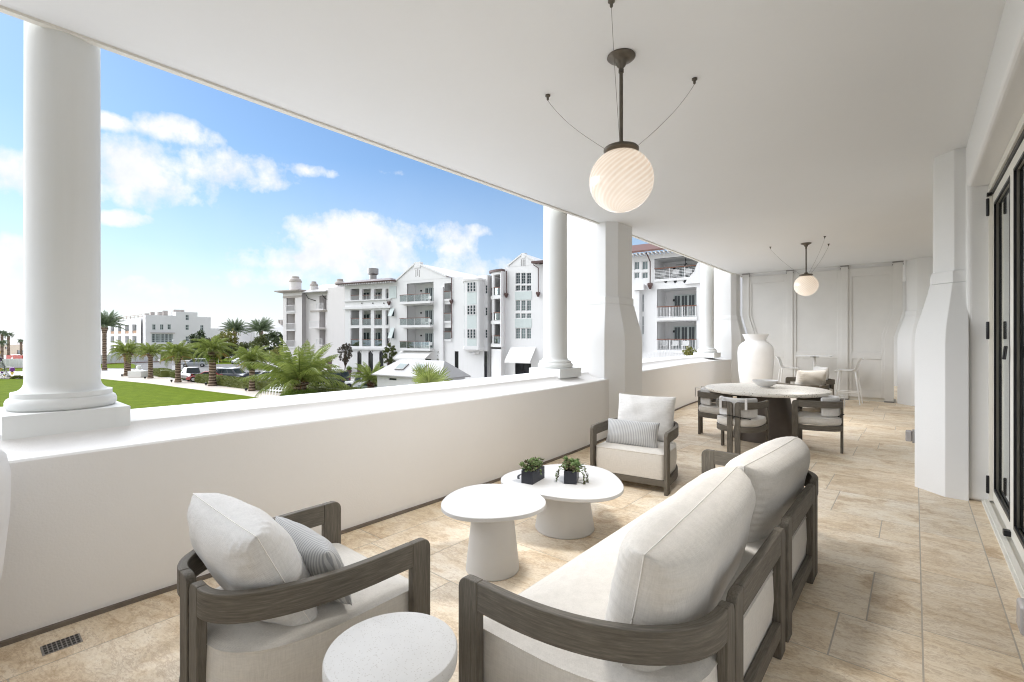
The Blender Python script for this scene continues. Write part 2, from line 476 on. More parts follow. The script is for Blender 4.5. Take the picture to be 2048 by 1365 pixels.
# house wall with door openings ---------------------------
DH = 2.91
m = MB()
def wallseg(y0, y1, z0, z1): m.box(.372, y0, z0, .66, y1, z1)
wallseg(6.15, 8.0, 0, CE+.01); wallseg(-4.3, 2.78, 0, CE+.01); wallseg(13.0, 19.8, 0, CE+.01)
wallseg(2.78, 6.15, DH, CE+.012); wallseg(8.0, 13.0, DH, CE+.012)
hw = m.build('house_wall', M['stucco'], None); tag(hw, 'white stucco house wall with rounded reveals around the folding doors', 'wall')
bv = hw.modifiers.new('Bevel', 'BEVEL'); bv.width = .035; bv.segments = 4; bv.limit_method = 'ANGLE'
m = MB(); m.box(-4.2,-4.45,0,.4,-4.2,CE+.01); m.build('back_wall', M['stucco'], None); tag(bpy.data.objects['back_wall'], 'plain white end wall added out of view behind the camera to keep light out', 'wall')  # unseen wall, added to keep sun out of the near end
m = MB(); m.box(-4.2,19.6,0,.4,19.75,CE+.01); tag(m.build('end_wall', M['stucco'], None), 'plain end wall far beyond the grey folding partition', 'wall')
# interior room behind the glass
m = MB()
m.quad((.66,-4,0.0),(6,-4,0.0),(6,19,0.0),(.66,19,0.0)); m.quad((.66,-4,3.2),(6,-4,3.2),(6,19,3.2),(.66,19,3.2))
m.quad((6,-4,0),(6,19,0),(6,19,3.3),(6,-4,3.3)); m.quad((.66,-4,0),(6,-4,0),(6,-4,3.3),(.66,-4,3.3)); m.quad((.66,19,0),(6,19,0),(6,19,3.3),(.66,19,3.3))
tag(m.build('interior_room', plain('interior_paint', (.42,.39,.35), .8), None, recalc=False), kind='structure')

def folding_door(y1, leaves, w, label):
    root = thing('folding_glass_door', label, 'door', (.56, y1, 0))
    tot = leaves*w
    m = MB(); m.box(-.09,-tot,.0,.06,0,.022); m.box(-.075,-tot,.022,-.04,0,.034); m.box(.0,-tot,.022,.035,0,.034); m.build('threshold', M['cream'], root, bevel=.002)
    m = MB(); m.box(-.045,-.055,.034,.07,0,DH-.001); m.box(-.045,-tot,.034,.07,-tot+.05,DH-.001); m.box(-.045,-tot+.05,DH-.07,.07,-.055,DH-.001); m.build('frame', M['cream'], root, bevel=.003)
    m = MB(); m.box(-.03,-tot+.05,DH-.1,.03,-.055,DH-.07); m.box(-.06,-.09,DH-.115,-.03,-.035,DH-.085); m.build('head_track', M['black'], root)
    for k in range(leaves):
        a = -.06-k*(w-.02); b = a-(w-.03)
        lf = MB(); sw = .085; z0, z1 = .045, DH-.105
        lf.box(-.02, a-sw, z0, .03, a, z1); lf.box(-.02, b, z0, .03, b+sw, z1)
        lf.box(-.02, b+sw, z0, .03, a-sw, z0+.11); lf.box(-.02, b+sw, z1-.1, .03, a-sw, z1)
        leaf = lf.build('door_leaf', M['cream'], root, bevel=.004)
        g = MB(); g.box(-.0225, a-sw-.014, z0+.1, -.008, a-sw+.004, z1-.09); g.box(-.0225, b+sw-.004, z0+.1, -.008, b+sw+.014, z1-.09)
        g.box(-.0225, b+sw+.022, z0+.1, -.008, a-sw-.022, z0+.13); g.box(-.0225, b+sw+.022, z1-.11, -.008, a-sw-.022, z1-.09); g.build('gasket', M['black'], leaf)
        g = MB(); g.box(.002, b+sw, z0+.11, .008, a-sw, z1-.1); g.build('pane', M['glass'], leaf)
        if k % 2 == 0:
            for z in (.10, 1.50, 2.62):
                h = MB(); h.lathe([(.0105,0),(.0125,.01),(.0125,.15),(.0105,.16)], n=10); h.build('hinge', M['black'], root, smooth=True, loc=(-.052, a+.012, z))
    h = MB(); h.box(-.06, -1.13, .05, -.02, -1.07, .09); h.tube([(-.045,-1.1,1.45),(-.055,-1.1,1.35)], .012); h.build('latch', M['black'], root, bevel=.006)
    return root
folding_door(6.15, 3, 1.123, 'cream framed folding glass door with black hinges at right')
folding_door(13.0, 4, 1.25, 'second folding glass door beyond the right pier')
# added pale pleated sheet behind first door, giving its glass the reflected beige
m = MB(); rows = []
for k in range(200):
    y = 6.05-k*.017; rows.append((.80+.03*math.sin(k*.8)+.01*math.sin(k*2.1), y))
m.band(rows[:60], .03, 2.85, .004); tag(m.build('reflection_sheet', M['linen_w'], smooth=True), 'added pale pleated sheet standing in for the reflection in the folding door glass', 'reflection_sheet')

# outlet covers
def outlet(x, y, z, label):
    root = thing('outlet_cover', label, 'outlet box', (x, y, z), 0, 'outlet boxes on the right wall')
    m = MB(); m.box(-.02,-.06,-.065,0,.06,.065); m.build('base_plate', M['metal'], root, bevel=.004)
    m = MB(); m.box(-.075,-.05,-.055,-.02,.05,.055); m.build('cover', M['clear_cover'], root, bevel=.012, seg=3)
outlet(.0, 6.62, .47, 'small grey outlet box low on the flared pier right of dining set')
outlet(.372, 2.60, .46, 'small grey outlet box at the bottom right corner of the photo')

# floor drain
root = thing('floor_drain', 'rectangular grey slotted drain grate in the floor by the parapet', 'drain', (-3.20, .36, 0), R(90))
m = MB(); m.box(-.072,-.05,-.002,.072,.05,.004); m.build('grate', M['metal'], root, bevel=.001)
m = MB()
for i in range(8):
    for j in range(4):
        x = -.058+i*.0166; y = -.038+j*.0255; m.box(x-.0058, y-.009, .0035, x+.0058, y+.009, .0052)
m.build('slots', M['steel_dark'], root)

# partition -----------------------------------------------
def XatY(u, Y):
    t = (u-1024)/FOC; return Y*(t*cA-sA)/(cA+t*sA)
PY = 14.4
root = thing('folding_partition', 'grey white panelled shutter partition across the far end of the terrace', 'partition', (0, PY, 0))
xs = [-3.60, -2.52, -1.33, -.30]; PT = CE-.09
for k in range(3):
    x0, x1 = xs[k]+.07, xs[k+1]-.07
    if k == 0: lo, lt = x0+.17, x0
    else: lo = lt = x0
    if k == 2: ro, rt = x1-.16, x1
    else: ro = rt = x1
    p = MB(); p.ext([(lo,0,.09),(ro,0,.09),(ro,0,1.55),(rt,0,2.15),(rt,0,PT),(lt,0,PT),(lt,0,2.15),(lo,0,1.55)], (0,.03,0))
    pan = p.build('panel', M['partition'], root)
    f = MB()
    def fr(pts): f.ext([(x, -.022, z) for x, z in pts], (0,.02,0))
    sw = .075
    fr([(lo,.09),(lo+sw,.09),(lo+sw,1.55),(lt+sw,2.15),(lt+sw,PT),(lt,PT),(lt,2.15),(lo,1.55)])
    fr([(ro-sw,.09),(ro,.09),(ro,1.55),(rt,2.15),(rt,PT),(rt-sw,PT),(rt-sw,2.15),(ro-sw,1.55)])
    fr([(lt+sw,PT-.2),(rt-sw,PT-.2),(rt-sw,PT),(lt+sw,PT)])
    fr([(lo+sw,1.02),(ro-sw,1.02),(ro-sw,1.18),(lo+sw,1.18)])
    fr([(lo+sw,.09),(ro-sw,.09),(ro-sw,.24),(lo+sw,.24)])
    f.build('panel_frame', M['partition'], pan, bevel=.004)
for k, x in enumerate(xs):
    sh = .17 if k == 0 else (-.16 if k == 3 else 0); w = .07 if k in (1, 2) else .085
    p = MB(); p.ext([(x-w+sh,-.05,.03),(x+w+sh,-.05,.03),(x+w+sh,-.05,1.55),(x+w,-.05,2.15),(x+w,-.05,CE-.03),(x-w,-.05,CE-.03),(x-w,-.05,2.15),(x-w+sh,-.05,1.55)], (0,.1,0))
    po = p.build('post', M['partition'], root, bevel=.004)
    b = MB(); b.box(x-w-.015,-.062,CE-.03,x+w+.015,.04,CE-.005); b.box(x-w-.02,-.06,CE-.09,x-w-.004,-.04,CE-.06); b.box(x+w+.004,-.06,CE-.09,x+w+.02,-.04,CE-.06)
    b.box(x-w+sh-.01,-.06,.0,x+w+sh+.01,.05,.028); b.build('bracket', M['metal'], po)
p = MB(); p.box(-3.68,.01,PT+.004,-.30,.09,CE+.005); p.build('head_rail', M['stucco'], root)
p = MB(); p.box(-3.55,.035,.0,-.33,.09,.085); p.build('kick_plate', M['cream'], root)

# ============================================================ FURNITURE
def rounded_plan(W, D, a, b, n=2.3, front_inset=0, rf=.04):
    "closed outline, y=+D/2 front, superellipse rear corners, small front corners"
    pts = []; N = 14
    for k in range(5):
        t = k/4*math.pi/2; pts.append((W/2-rf+rf*math.cos(t), D/2-rf+rf*math.sin(t)))
    for k in range(5):
        t = math.pi/2+k/4*math.pi/2; pts.append((-W/2+rf+rf*math.cos(t), D/2-rf+rf*math.sin(t)))
    for k in range(N+1):
        t = k/N*math.pi/2; pts.append((-(W/2-a+a*math.cos(t)**(2/n)), -D/2+b-b*math.sin(t)**(2/n)))
    for k in range(N, -1, -1):
        t = k/N*math.pi/2; pts.append(((W/2-a+a*math.cos(t)**(2/n)), -D/2+b-b*math.sin(t)**(2/n)))
    return pts

def dedupe(pts, eps=1e-4):
    out = []
    for p in pts:
        if not out or (abs(p[0]-out[-1][0])+abs(p[1]-out[-1][1])) > eps: out.append(p)
    if abs(out[0][0]-out[-1][0])+abs(out[0][1]-out[-1][1]) < eps: out.pop()
    return out

def cushion_block(plan, z0, z1, crown=.03, r=.03, welt=True, nseg=6):
    plan = dedupe(plan); m = MB(); rings = []
    cx = sum(p[0] for p in plan)/len(plan); cy = sum(p[1] for p in plan)/len(plan)
    def ring(ins, z): return [(x, y, z) for x, y in offset(plan, ins)]
    rings.append(ring(r*.6, z0)); rings.append(ring(.1*r, z0+r*.5)); rings.append(ring(-.006, (z0+z1)/2)); rings.append(ring(-.002, z1-r*.6)); rings.append(ring(r*.05, z1-r*.1))
    if welt: rings.append(ring(-.003, z1+.001)); rings.append(ring(-.003, z1+.005)); rings.append(ring(r*.12, z1+.006))
    for s_, q in ((.97,.28),(.92,.5),(.82,.74),(.66,.9),(.42,.98),(.2,1.0)):
        base = ring(r*.2, 0)
        rings.append([(cx+(x-cx)*s_, cy+(y-cy)*s_, z1+crown*q+.004) for x, y, _ in base])
    m.loft(rings); return m

def pillow(w, h, t, p=2.6, q=.5, pinch=.06, wr=.004, seed=0, n=34, freq=26):
    rng = random.Random(seed); m = MB(); rows = []
    ph = [rng.uniform(0, 6.28) for _ in range(8)]
    def pt(i, j, side):
        u = -1+2*i/n; v = -1+2*j/n
        u = math.sin(u*math.pi/2)*.25+u*.75; v = math.sin(v*math.pi/2)*.25+v*.75
        P = max(0, (1-abs(u)**p)*(1-abs(v)**p))**q
        x = u*w/2*(1-pinch*(1-v*v)); z = v*h/2*(1-pinch*(1-u*u))
        du, dv = 1-abs(u), 1-abs(v)
        k = 0
        k += math.sin(freq*u*w/.6+ph[0]+2*math.sin(5*u+ph[1]))*math.exp(-dv/.10)*min(1, dv*14)
        k += math.sin(freq*v*h/.6+ph[2]+2*math.sin(4*v+ph[3]))*math.exp(-du/.10)*min(1, du*14)
        k += .9*math.sin(7*u+3*v+ph[4])*math.sin(5*v-2*u+ph[5])*P
        k += 1.2*math.sin(9*(u-v)+ph[6])*math.exp(-((abs(u)-.8)**2+(abs(v)-.8)**2)/.06)*P
        y = (t/2*P+wr*k*min(1, P*3))*side
        return (x, y, z+.012*math.sin(3.1*u+ph[7])*(1-v*v)*.3)
    idx = {}; vs = []
    for side in (1, -1):
        for i in range(n+1):
            for j in range(n+1):
                edge = i in (0, n) or j in (0, n)
                if side == -1 and edge: idx[(side, i, j)] = idx[(1, i, j)]
                else: idx[(side, i, j)] = len(vs); vs.append(pt(i, j, side))
    fs = []
    for side in (1, -1):
        for i in range(n):
            for j in range(n):
                q4 = (idx[(side,i,j)], idx[(side,i+1,j)], idx[(side,i+1,j+1)], idx[(side,i,j+1)])
                fs.append(q4 if side == -1 else q4[::-1])
    m.add(vs, fs)
    loop = [pt(i, 0, 1) for i in range(n)]+[pt(n, j, 1) for j in range(n)]+[pt(n-i, n, 1) for i in range(n)]+[pt(0, n-j, 1) for j in range(n+1)]
    w_ = MB(); w_.tube(loop, .0020, 6, False)
    return m, w_

def add_pillow(root, w, h, t, loc, rot, mat, piping=True, name='back_cushion', **kw):
    m, wl = pillow(w, h, t, **kw)
    o = m.build(name, M[mat], root, smooth='full', recalc=False)
    o.location = loc; o.rotation_euler = rot
    if piping: wl.build('piping', M['piping'], o, smooth='full')
    return o

def arcpts(cx, cz, r, a0, a1, n=5): return [(cx+r*math.cos(R(a0+(a1-a0)*k/n)), cz+r*math.sin(R(a0+(a1-a0)*k/n))) for k in range(n+1)]

def half_path(W, D, a, b, lw, xend, n=2.2, inset=0, N=22):
    hx = W/2-inset; pts = [(hx, D/2-lw), (hx, (D/2-lw+(-D/2+b))/2), (hx, -D/2+b)] if D/2-lw > -D/2+b+.02 else [(hx, D/2-lw)]
    for k in range(1, N+1):
        t = k/N*math.pi/2; pts.append((hx-a+a*math.cos(t)**(2/n), -D/2+b-(b-inset)*math.sin(t)**(2/n)))
    if xend < hx-a-.01: pts.append((xend, -D/2+inset))
    return dedupe(pts)

def frame_side(root, s, W, D, zt, bh, th, a, b, lw, pw, px, rr=.045, rail=(.07,.15), n=2.2):
    "front leg, curved arm band, rear post and lower rail on side s (+1/-1)"
    f = MB(); poly = [(D/2-lw, 0), (D/2, 0)]+arcpts(D/2-rr, zt-rr, rr, 0, 90)+[(D/2-lw, zt)]
    f.ext([(s*(W/2-th), y, z) for y, z in poly], (s*th, 0, 0)); f.build('leg', M['wood_v'], root, bevel=.005)
    path = half_path(W, D, a, b, lw, px+pw, n, th/2)
    bm_ = MB(); bm_.band([(s*x, y) for x, y in path], zt-bh, zt, th); bm_.build('arm', M['wood_h'], root, bevel=.005)
    xo = path[-1][0]
    f = MB(); poly = [(xo, 0), (xo, zt)]+arcpts(px+rr, zt-rr, rr, 90, 180)+[(px, 0)]
    f.ext([(s*x, -D/2, z) for x, z in poly], (0, th, 0)); f.build('leg', M['wood_v'], root, bevel=.005)
    if rail:
        p2 = half_path(W-.004, D-.004, a, b, lw, xo, n, th/2+.002)
        r_ = MB(); r_.band([(s*x, y) for x, y in p2], rail[0], rail[1], th*.9); r_.build('lower_rail', M['wood_h'], root, bevel=.004)

def lounge_chair(loc, rz, label, lumbar=True, seed=1, pil=(.64,.50,.24), tilt=14, yaw=0, cushion='linen_w', py=-.16, pz=None, pp=3.0, px=0.0):
    root = thing('lounge_armchair', label, 'armchair', (*loc, 0), rz, 'lounge armchairs with curved teak arms')
    W, D, zt = .80, .84, .60
    for s in (1, -1): frame_side(root, s, W, D, zt, .105, .036, W/2-.115, .60, .10, .095, .012)
    m = MB(); m.box(-W/2+.036, D/2-.07, .07, W/2-.036, D/2-.035, .13); m.build('front_rail', M['wood_h'], root, bevel=.004)
    m = cushion_block(rounded_plan(W-.085, D-.07, .30, .46, 2.5), .12, .375, .035, .03)
    m.build('seat_cushion', M['linen'], root, smooth=True, angle=40)
    add_pillow(root, pil[0], pil[1], pil[2], (px, py, pz or .40+pil[1]*.47), (R(tilt), R(yaw), 0), cushion, seed=seed, p=pp, q=.46, pinch=.045, wr=.0065, n=60, freq=50)
    return root

A1 = lounge_chair((-2.085,1.0), 0, 'closest lounge armchair seen from behind, left of the round side table', seed=2, pil=(.68,.48,.26), tilt=27, yaw=1, py=-.185, pz=.592, pp=3.4, px=-.04)
A2 = lounge_chair((-2.25,4.80), R(187), 'lounge armchair with striped pillow facing the camera beside the low white tables', seed=3, tilt=14)
A4 = lounge_chair((-1.80,12.75), R(118), 'far lounge armchair with white pillow under the bar table', seed=5, tilt=12)
A3 = lounge_chair((-1.72,11.3), R(48), 'lounge armchair behind the dining table with its cushion back toward the camera', seed=6, tilt=10, cushion='linen')

def lumbar(loc, rot, label, seed):
    m, wl = pillow(.56, .27, .16, p=2.4, q=.5, pinch=.05, wr=.003, seed=seed, n=26)
    o = m.build('lumbar_pillow', M['stripe'], None, smooth='full', recalc=False); o.location = loc; o.rotation_euler = rot
    tag(o, label, 'pillow', 'striped grey lumbar pillows')
lumbar((-2.03, 1.03, .54), (R(22), 0, R(-4)), 'striped grey lumbar pillow on the closest armchair seat', 4)
lumbar((-2.25, 4.60, .52), (R(18), 0, R(187)), 'striped grey lumbar pillow on the armchair facing the camera', 9)

def sofa(loc, rz):
    root = thing('sofa', 'long teak framed outdoor sofa with cream seat and two big back cushions', 'sofa', (*loc, 0), rz)
    L, D, zt, th = 2.76, .86, .60, .038
    a = .40
    for s in (1, -1):
        frame_side(root, s, L, D, zt, .108, th, a, .66, .10, .09, L/2-a-.10, rr=.045, rail=(.10,.175))
        # inverted-U back frames
        xo, xi = L/2-a-.115, .035
        f = MB()
        out = [(xo,0),(xo,zt-.045)]+arcpts(xo-.045, zt-.045, .045, 0, 90)+arcpts(xi+.045, zt-.045, .045, 90, 180)+[(xi,0),(xi+.095,0),(xi+.095,zt-.108),(xo-.095,zt-.108),(xo-.095,0)]
        for (x0, x1) in ((xo-.095, xo), (xi, xi+.095)):
            inner = x0 if x0 > .3 else x1
            if x0 > .3: poly = [(x0,0),(x0,zt-.0)]+arcpts(x1-.045, zt-.045, .045, 90, 0)+[(x1,0)]
            else: poly = [(x1,0),(x1,zt)]+arcpts(x0+.045, zt-.045, .045, 90, 180)+[(x0,0)]
            p_ = MB(); p_.ext([(s*x, -D/2, z) for x, z in poly], (0, th, 0)); p_.build('leg', M['wood_v'], root, bevel=.005)
        p_ = MB(); p_.band([(s*(xi+.095), -D/2+th/2), (s*(xo-.095), -D/2+th/2)], zt-.108, zt, th); p_.build('back_rail', M['wood_h'], root, bevel=.005)
        p_ = MB(); p_.band([(s*(xi+.095), -D/2+th/2), (s*(xo-.095), -D/2+th/2)], .10, .175, th*.9); p_.build('lower_rail', M['wood_h'], root, bevel=.004)
    m = MB(); m.box(-L/2+th, D/2-.07, .10, L/2-th, D/2-.035, .165); m.build('front_rail', M['wood_h'], root, bevel=.004)
    m = cushion_block(rounded_plan(L-.10, D-.075, .36, .56, 2.5), .14, .40, .035, .035)
    m.build('seat_cushion', M['linen'], root, smooth=True, angle=40)
    for s, sd in ((-1, 11), (1, 12)):
        add_pillow(root, 1.20, .47, .305 if s < 0 else .295, (s*.61, -.178 if s < 0 else -.205, .40+.20), (R(12), R(1.5*s), R(-2*s)), 'linen', seed=sd, p=5.2, q=.40, pinch=.025, wr=.005, n=84, freq=47)
    return root
sofa((-.905, 2.64), R(90))

def dining_chair(loc, rz, label, tip=0):
    root = thing('dining_chair', label, 'chair', (*loc, 0), rz, 'teak dining armchairs at the terrazzo table')
    W, D, zt = .60, .56, .69
    for s in (1, -1): frame_side(root, s, W, D, zt, .088, .03, W/2-.095, .42, .072, .075, .014, rr=.04, rail=(.30,.37))
    m = MB(); m.box(-W/2+.03, D/2-.05, .30, W/2-.03, D/2-.022, .37); m.build('front_rail', M['wood_h'], root, bevel=.004)
    m = cushion_block(rounded_plan(W-.05, D-.035, .23, .34, 2.4), .372, .455, .025, .02)
    m.build('seat_cushion', M['linen'], root, smooth=True, angle=40)
    pts = []
    full = half_path(W, D, W/2-.095, .42, .072, 0, 2.2, .062)
    arc = [p for p in full if p[1] < -.03]
    path = arc+[(-x, y) for x, y in arc[::-1] if x > .004]
    path = dedupe(path)
    m = MB(); lean = [(x*1.0, y) for x, y in path]
    def z0(f): return .485
    m.band(lean, .485, .735, .055)
    pad = m.build('back_pad', M['linen_w'], root, bevel=.022, seg=4)
    for s in (1, -1):
        k = MB(); x = s*.155; yb = -D/2+.04
        k.band([(x, yb-.055), (x, yb+.02)], .735, .741, .03); k.band([(x-.0, yb-.056), (x, yb-.051)], .60, .741, .03); k.build('strap', M['linen_w'], pad)
    k = MB(); k.tube([(-.20,-D/2+.05,.50),(-.05,-D/2-.006,.515),(.05,-D/2-.006,.50),(.2,-D/2+.05,.475)], .006, 6); k.build('tie', M['black_tie'], pad)
    return root
dining_chair((-1.79,6.83), R(0), 'dining chair seen from behind in front of the terrazzo table')
dining_chair((-2.34,7.74), R(-88), 'dining chair tucked under the left side of the terrazzo table')
dining_chair((-1.00,7.62), R(94), 'dining chair at the right of the terrazzo table showing its arm side')

# dining table
TX, TY = -1.73, 8.0
root = thing('dining_table', 'large round cream terrazzo dining table on a dark conical base', 'table', (TX, TY, 0))
m = MB(); m.lathe([(.80,.705),(.835,.712),(.842,.722),(.842,.750),(.836,.758),(.825,.76)], n=96); m.build('table_top', M['terrazzo'], root, smooth=True, angle=40)
m = MB(); m.lathe([(.46,0),(.46,.01),(.31,.704)], n=64); m.build('table_base', M['brown_base'], root, smooth=True, angle=40)
o = MB(); prof = [(.06,0),(.07,.0),(.072,.012),(.10,.022),(.15,.055),(.185,.105),(.178,.105),(.14,.062),(.09,.032),(.02,.026)]
o.lathe(prof, n=48); o = o.build('bowl', M['urn'], None, smooth=True, angle=60, loc=(TX-.04, TY+.17, .7605)); tag(o, 'shallow white ceramic bowl in the middle of the terrazzo dining table', 'bowl')

# coffee tables
def blob(r, k, ph, asp=1.0, n=72):
    return [((r*(1+k*math.cos(3*t+ph)))*math.cos(t), asp*(r*(1+k*math.cos(3*t+ph)))*math.sin(t)) for t in [2*math.pi*i/n for i in range(n)]]
def coffee(loc, r, k, ph, z, rb, rt, asp, rz, name, label, slot=False):
    root = thing(name, label, 'coffee table', (*loc, 0), rz, 'nested white coffee tables')
    P = blob(r, k, ph, asp); m = MB()
    m.loft([[(x, y, zz) for x, y in offset(P, i)] for i, zz in ((.03, z-.030), (.008, z-.0285), (.0, z-.023), (0, z-.0025), (.0025, z))])
    top = m.build('table_top', M['white_resin'], root, smooth=True, angle=35)
    m = MB(); m.lathe([(rb-.006,0),(rb,.008),(rt,z-.0295)], n=64); m.build('table_base', M['white_resin'], root, smooth=True, angle=40)
    if slot:
        q = MB(); pts = []
        q.band([(-.345+.03*math.sin(t*math.pi)*-1, -.12+.19*t) for t in [i/10 for i in range(11)]], z-.003, z+.0015, .018); q.build('grip_slot', M['black'], top)
    return root
coffee((-2.11,2.30), .335, .045, .6, .45, .175, .13, 1.0, R(35), 'coffee_table', 'smaller white cone-based coffee table nearer the camera')
coffee((-2.13,3.17), .475, .075, 2.0, .385, .235, .18, .98, R(20), 'coffee_table', 'larger low white coffee table carrying two succulent planters', True)

# round side table
root = thing('side_table', 'round speckled white concrete side table in the foreground', 'side table', (-1.295, .93, 0))
m = MB(); m.lathe([(.175,.432),(.20,.436),(.209,.446),(.211,.46),(.211,.488),(.207,.497),(.198,.50)], n=80); m.build('table_top', M['concrete'], root, smooth=True, angle=30)
m = MB(); m.lathe([(.16,0),(.165,.01),(.12,.2),(.13,.3),(.17,.431)], n=64); m.build('pedestal', M['concrete'], root, smooth=True, angle=40)

# succulent planters
def planter(loc, rz, label, seed, trail):
    rng = random.Random(seed)
    root = thing('succulent_planter', label, 'planter', (*loc, .3858), rz, 'black succulent planters')
    m = MB(); w, l, h = .049, .105, .098
    m.box(-w,-l,0,w,-l+.006,h); m.box(-w,l-.006,0,w,l,h); m.box(-w,-l+.006,0,-w+.006,l-.006,h); m.box(w-.006,-l+.006,0,w,l-.006,h); m.box(-w+.006,-l+.006,.0,w-.006,l-.006,.004)
    m.build('pot', M['planter'], root, bevel=.0015)
    m = MB(); m.box(-w+.006,-l+.006,.07,w-.006,l-.006,.086); m.build('soil', M['soil'], root)
    def leaf(mb, p, d, L, wd):
        d = d.normalized(); side = d.cross(Vector((0,0,1)))
        if side.length < .1: side = Vector((1,0,0))
        side.normalize(); up = side.cross(d)
        a = p+side*wd*.35; b = p-side*wd*.35; m1 = p+d*L*.6
        mb.add([a, m1+side*wd*.6+up*L*.05, p+d*L+up*L*.12, m1-side*wd*.6+up*L*.05, b, m1-up*wd*.5], [(0,1,5),(1,2,5),(2,3,5),(3,4,5),(0,5,4),(0,1,2,3,4)])
    lm = [MB(), MB()]
    for k in range(17):
        cx = rng.uniform(-w*1.05, w*1.05); cy = rng.uniform(-l, l)
        hz = .088+rng.uniform(0,.05)+.03*math.exp(-(cy/.05)**2); rr = rng.uniform(.018,.036)
        mb = lm[0] if rng.random() < .72 else lm[1]
        for q in range(22):
            t = q/22; az = q*2.4; el = .15+1.25*t
            leaf(mb, Vector((cx,cy,hz+.014*t)), Vector((math.cos(az)*math.cos(el), math.sin(az)*math.cos(el), math.sin(el))), rr*(1.1-.45*t), rr*.42)
    for k in range(70):   # filler stems
        cx = rng.uniform(-w*1.2, w*1.2); cy = rng.uniform(-l*1.05, l*1.05); hz = .085+rng.uniform(0,.065)
        for q in range(6): leaf(rng.choice(lm), Vector((cx,cy,hz)), Vector((rng.gauss(0,1), rng.gauss(0,1), rng.uniform(.1,1.4))), .018, .009)
    tl = []
    for (x, y, dx, dy, L) in trail:
        n = int(L/.0075)
        for q in range(n):
            t = q/n; zz = .095+.03*math.sin(min(1, t*3)*math.pi)*.8-L*max(0, t-.22)**1.15*.95
            zz = max(zz, .006); px = x+dx*min(1, t*2.2)**.8; py = y+dy*min(1, t*2.2)**.8
            for e in range(3): leaf(lm[1] if rng.random() < .55 else lm[0], Vector((px, py, zz)), Vector((rng.gauss(0,1), rng.gauss(0,1), rng.uniform(-.4,.8))), .013, .010)
    lm[0].build('foliage', M['leaf_s'], root, recalc=False); lm[1].build('foliage', M['leaf_d'], root, recalc=False)
planter((-2.30,2.98), R(10), 'black box planter of upright succulents, left one on the coffee table', 21, [(.04,.0,.03,.0,.05)])
planter((-2.07,3.18), R(27), 'black box planter with trailing succulents, right one on the coffee table', 22, [(.05,-.05,.055,-.03,.20),(.05,-.01,.075,-.02,.17),(.05,.04,.05,.04,.06),(-.05,-.04,-.06,-.03,.13),(-.05,0,-.05,-.05,.10)])

# urns
def urn(loc, label, hs=1.0, rs=1.0):
    prof = [(.20,0),(.24,.01),(.265,.06),(.325,.35),(.362,.65),(.382,.95),(.385,1.15),(.372,1.25),(.33,1.325),(.27,1.37),(.225,1.395),(.215,1.41),(.222,1.43),(.262,1.52),(.285,1.55),(.28,1.555),(.262,1.545),(.20,1.42),(.19,1.3),(.05,1.25)]
    m = MB(); m.lathe([(r*rs, z*hs) for r, z in prof], n=64)
    o = m.build('urn', M['urn'], None, smooth=True, angle=60, loc=(*loc, 0)); tag(o, label, 'urn', 'tall white clay urns')
    return o
urn((-2.88, 12.35), 'tall white clay urn by the far parapet and partition', 1.04, 1.0)
urn((-3.02, -.23), 'white clay urn cut by the left edge of the photo', .80, 1.06)

# pendants
LAMP_W = 18
def pendant(loc, anchors, label):
    root = thing('pendant_lamp', label, 'pendant lamp', (*loc, CE), 0, 'opal globe pendant lamps')
    m = MB(); m.lathe([(.088,0),(.09,-.008),(.082,-.016),(.058,-.028),(.034,-.04),(.028,-.062),(.016,-.075),(.013,-.09)], n=40); m.build('canopy', M['bronze'], root, smooth=True, angle=50)
    m = MB(); m.tube([(0,0,-.08),(0,0,-.575)], .012, 14); m.tube([(0,0,-.085),(0,0,-.105)], .017, 12); m.build('rod', M['bronze'], root, smooth=True)
    m = MB(); m.lathe([(.03,-.56),(.034,-.575),(.045,-.585),(.105,-.592),(.112,-.60),(.112,-.612),(.10,-.622)], n=48)
    m.build('cap', M['bronze'], root, smooth=True, angle=40)
    R0 = .205; zc = -.805; prof = []
    for k in range(33):
        a = R(-90+150*k/32); prof.append((max(.001, R0*math.cos(a)), R0*math.sin(a)*.98))
    m = MB(); m.lathe(prof, n=64); g = m.build('globe', M['globe'], root, smooth='full'); g.location = (0,0,zc)
    ld = bpy.data.lights.new('pendant_light', 'AREA'); ld.shape = 'DISK'; ld.size = .36; ld.energy = LAMP_W; ld.color = (1,.96,.91)
    lo = bpy.data.objects.new('pendant_light', ld); COL.objects.link(lo); lo.parent = root; lo.location = (0,0,-1.02)
    for ax, ay in anchors:
        m = MB(); m.lathe([(.018,0),(.019,-.01),(.009,-.018),(.009,-.034),(.005,-.04)], ax, ay, n=14); an = m.build('anchor', M['bronze'], root, smooth=True, angle=40)
        m = MB(); d = Vector((ax, ay, 0)).normalized(); pts = []
        a_ = Vector((ax, ay, -.04)); b_ = Vector((d.x*.09, d.y*.09, -.592))
        for k in range(17):
            t = k/16; p = a_.lerp(b_, t); p.z -= .055*math.sin(math.pi*t)**.8*(1-.6*t); pts.append(p)
        m.tube(pts, .0013, 5); m.tube([(d.x*.09,d.y*.09,-.592),(d.x*.085,d.y*.085,-.615)], .005, 6); m.build('cable', M['bronze'], root)
    return root
pendant((-1.45,2.81), [(-.65,.09),(.27,.57),(.20,-.50)], 'opal globe pendant with swirl glass hanging above the coffee tables')
pendant((-1.58,10.55), [(-.60,-.05),(.36,-.50),(.32,.35)], 'far opal globe pendant hanging above the dining end near the partition')

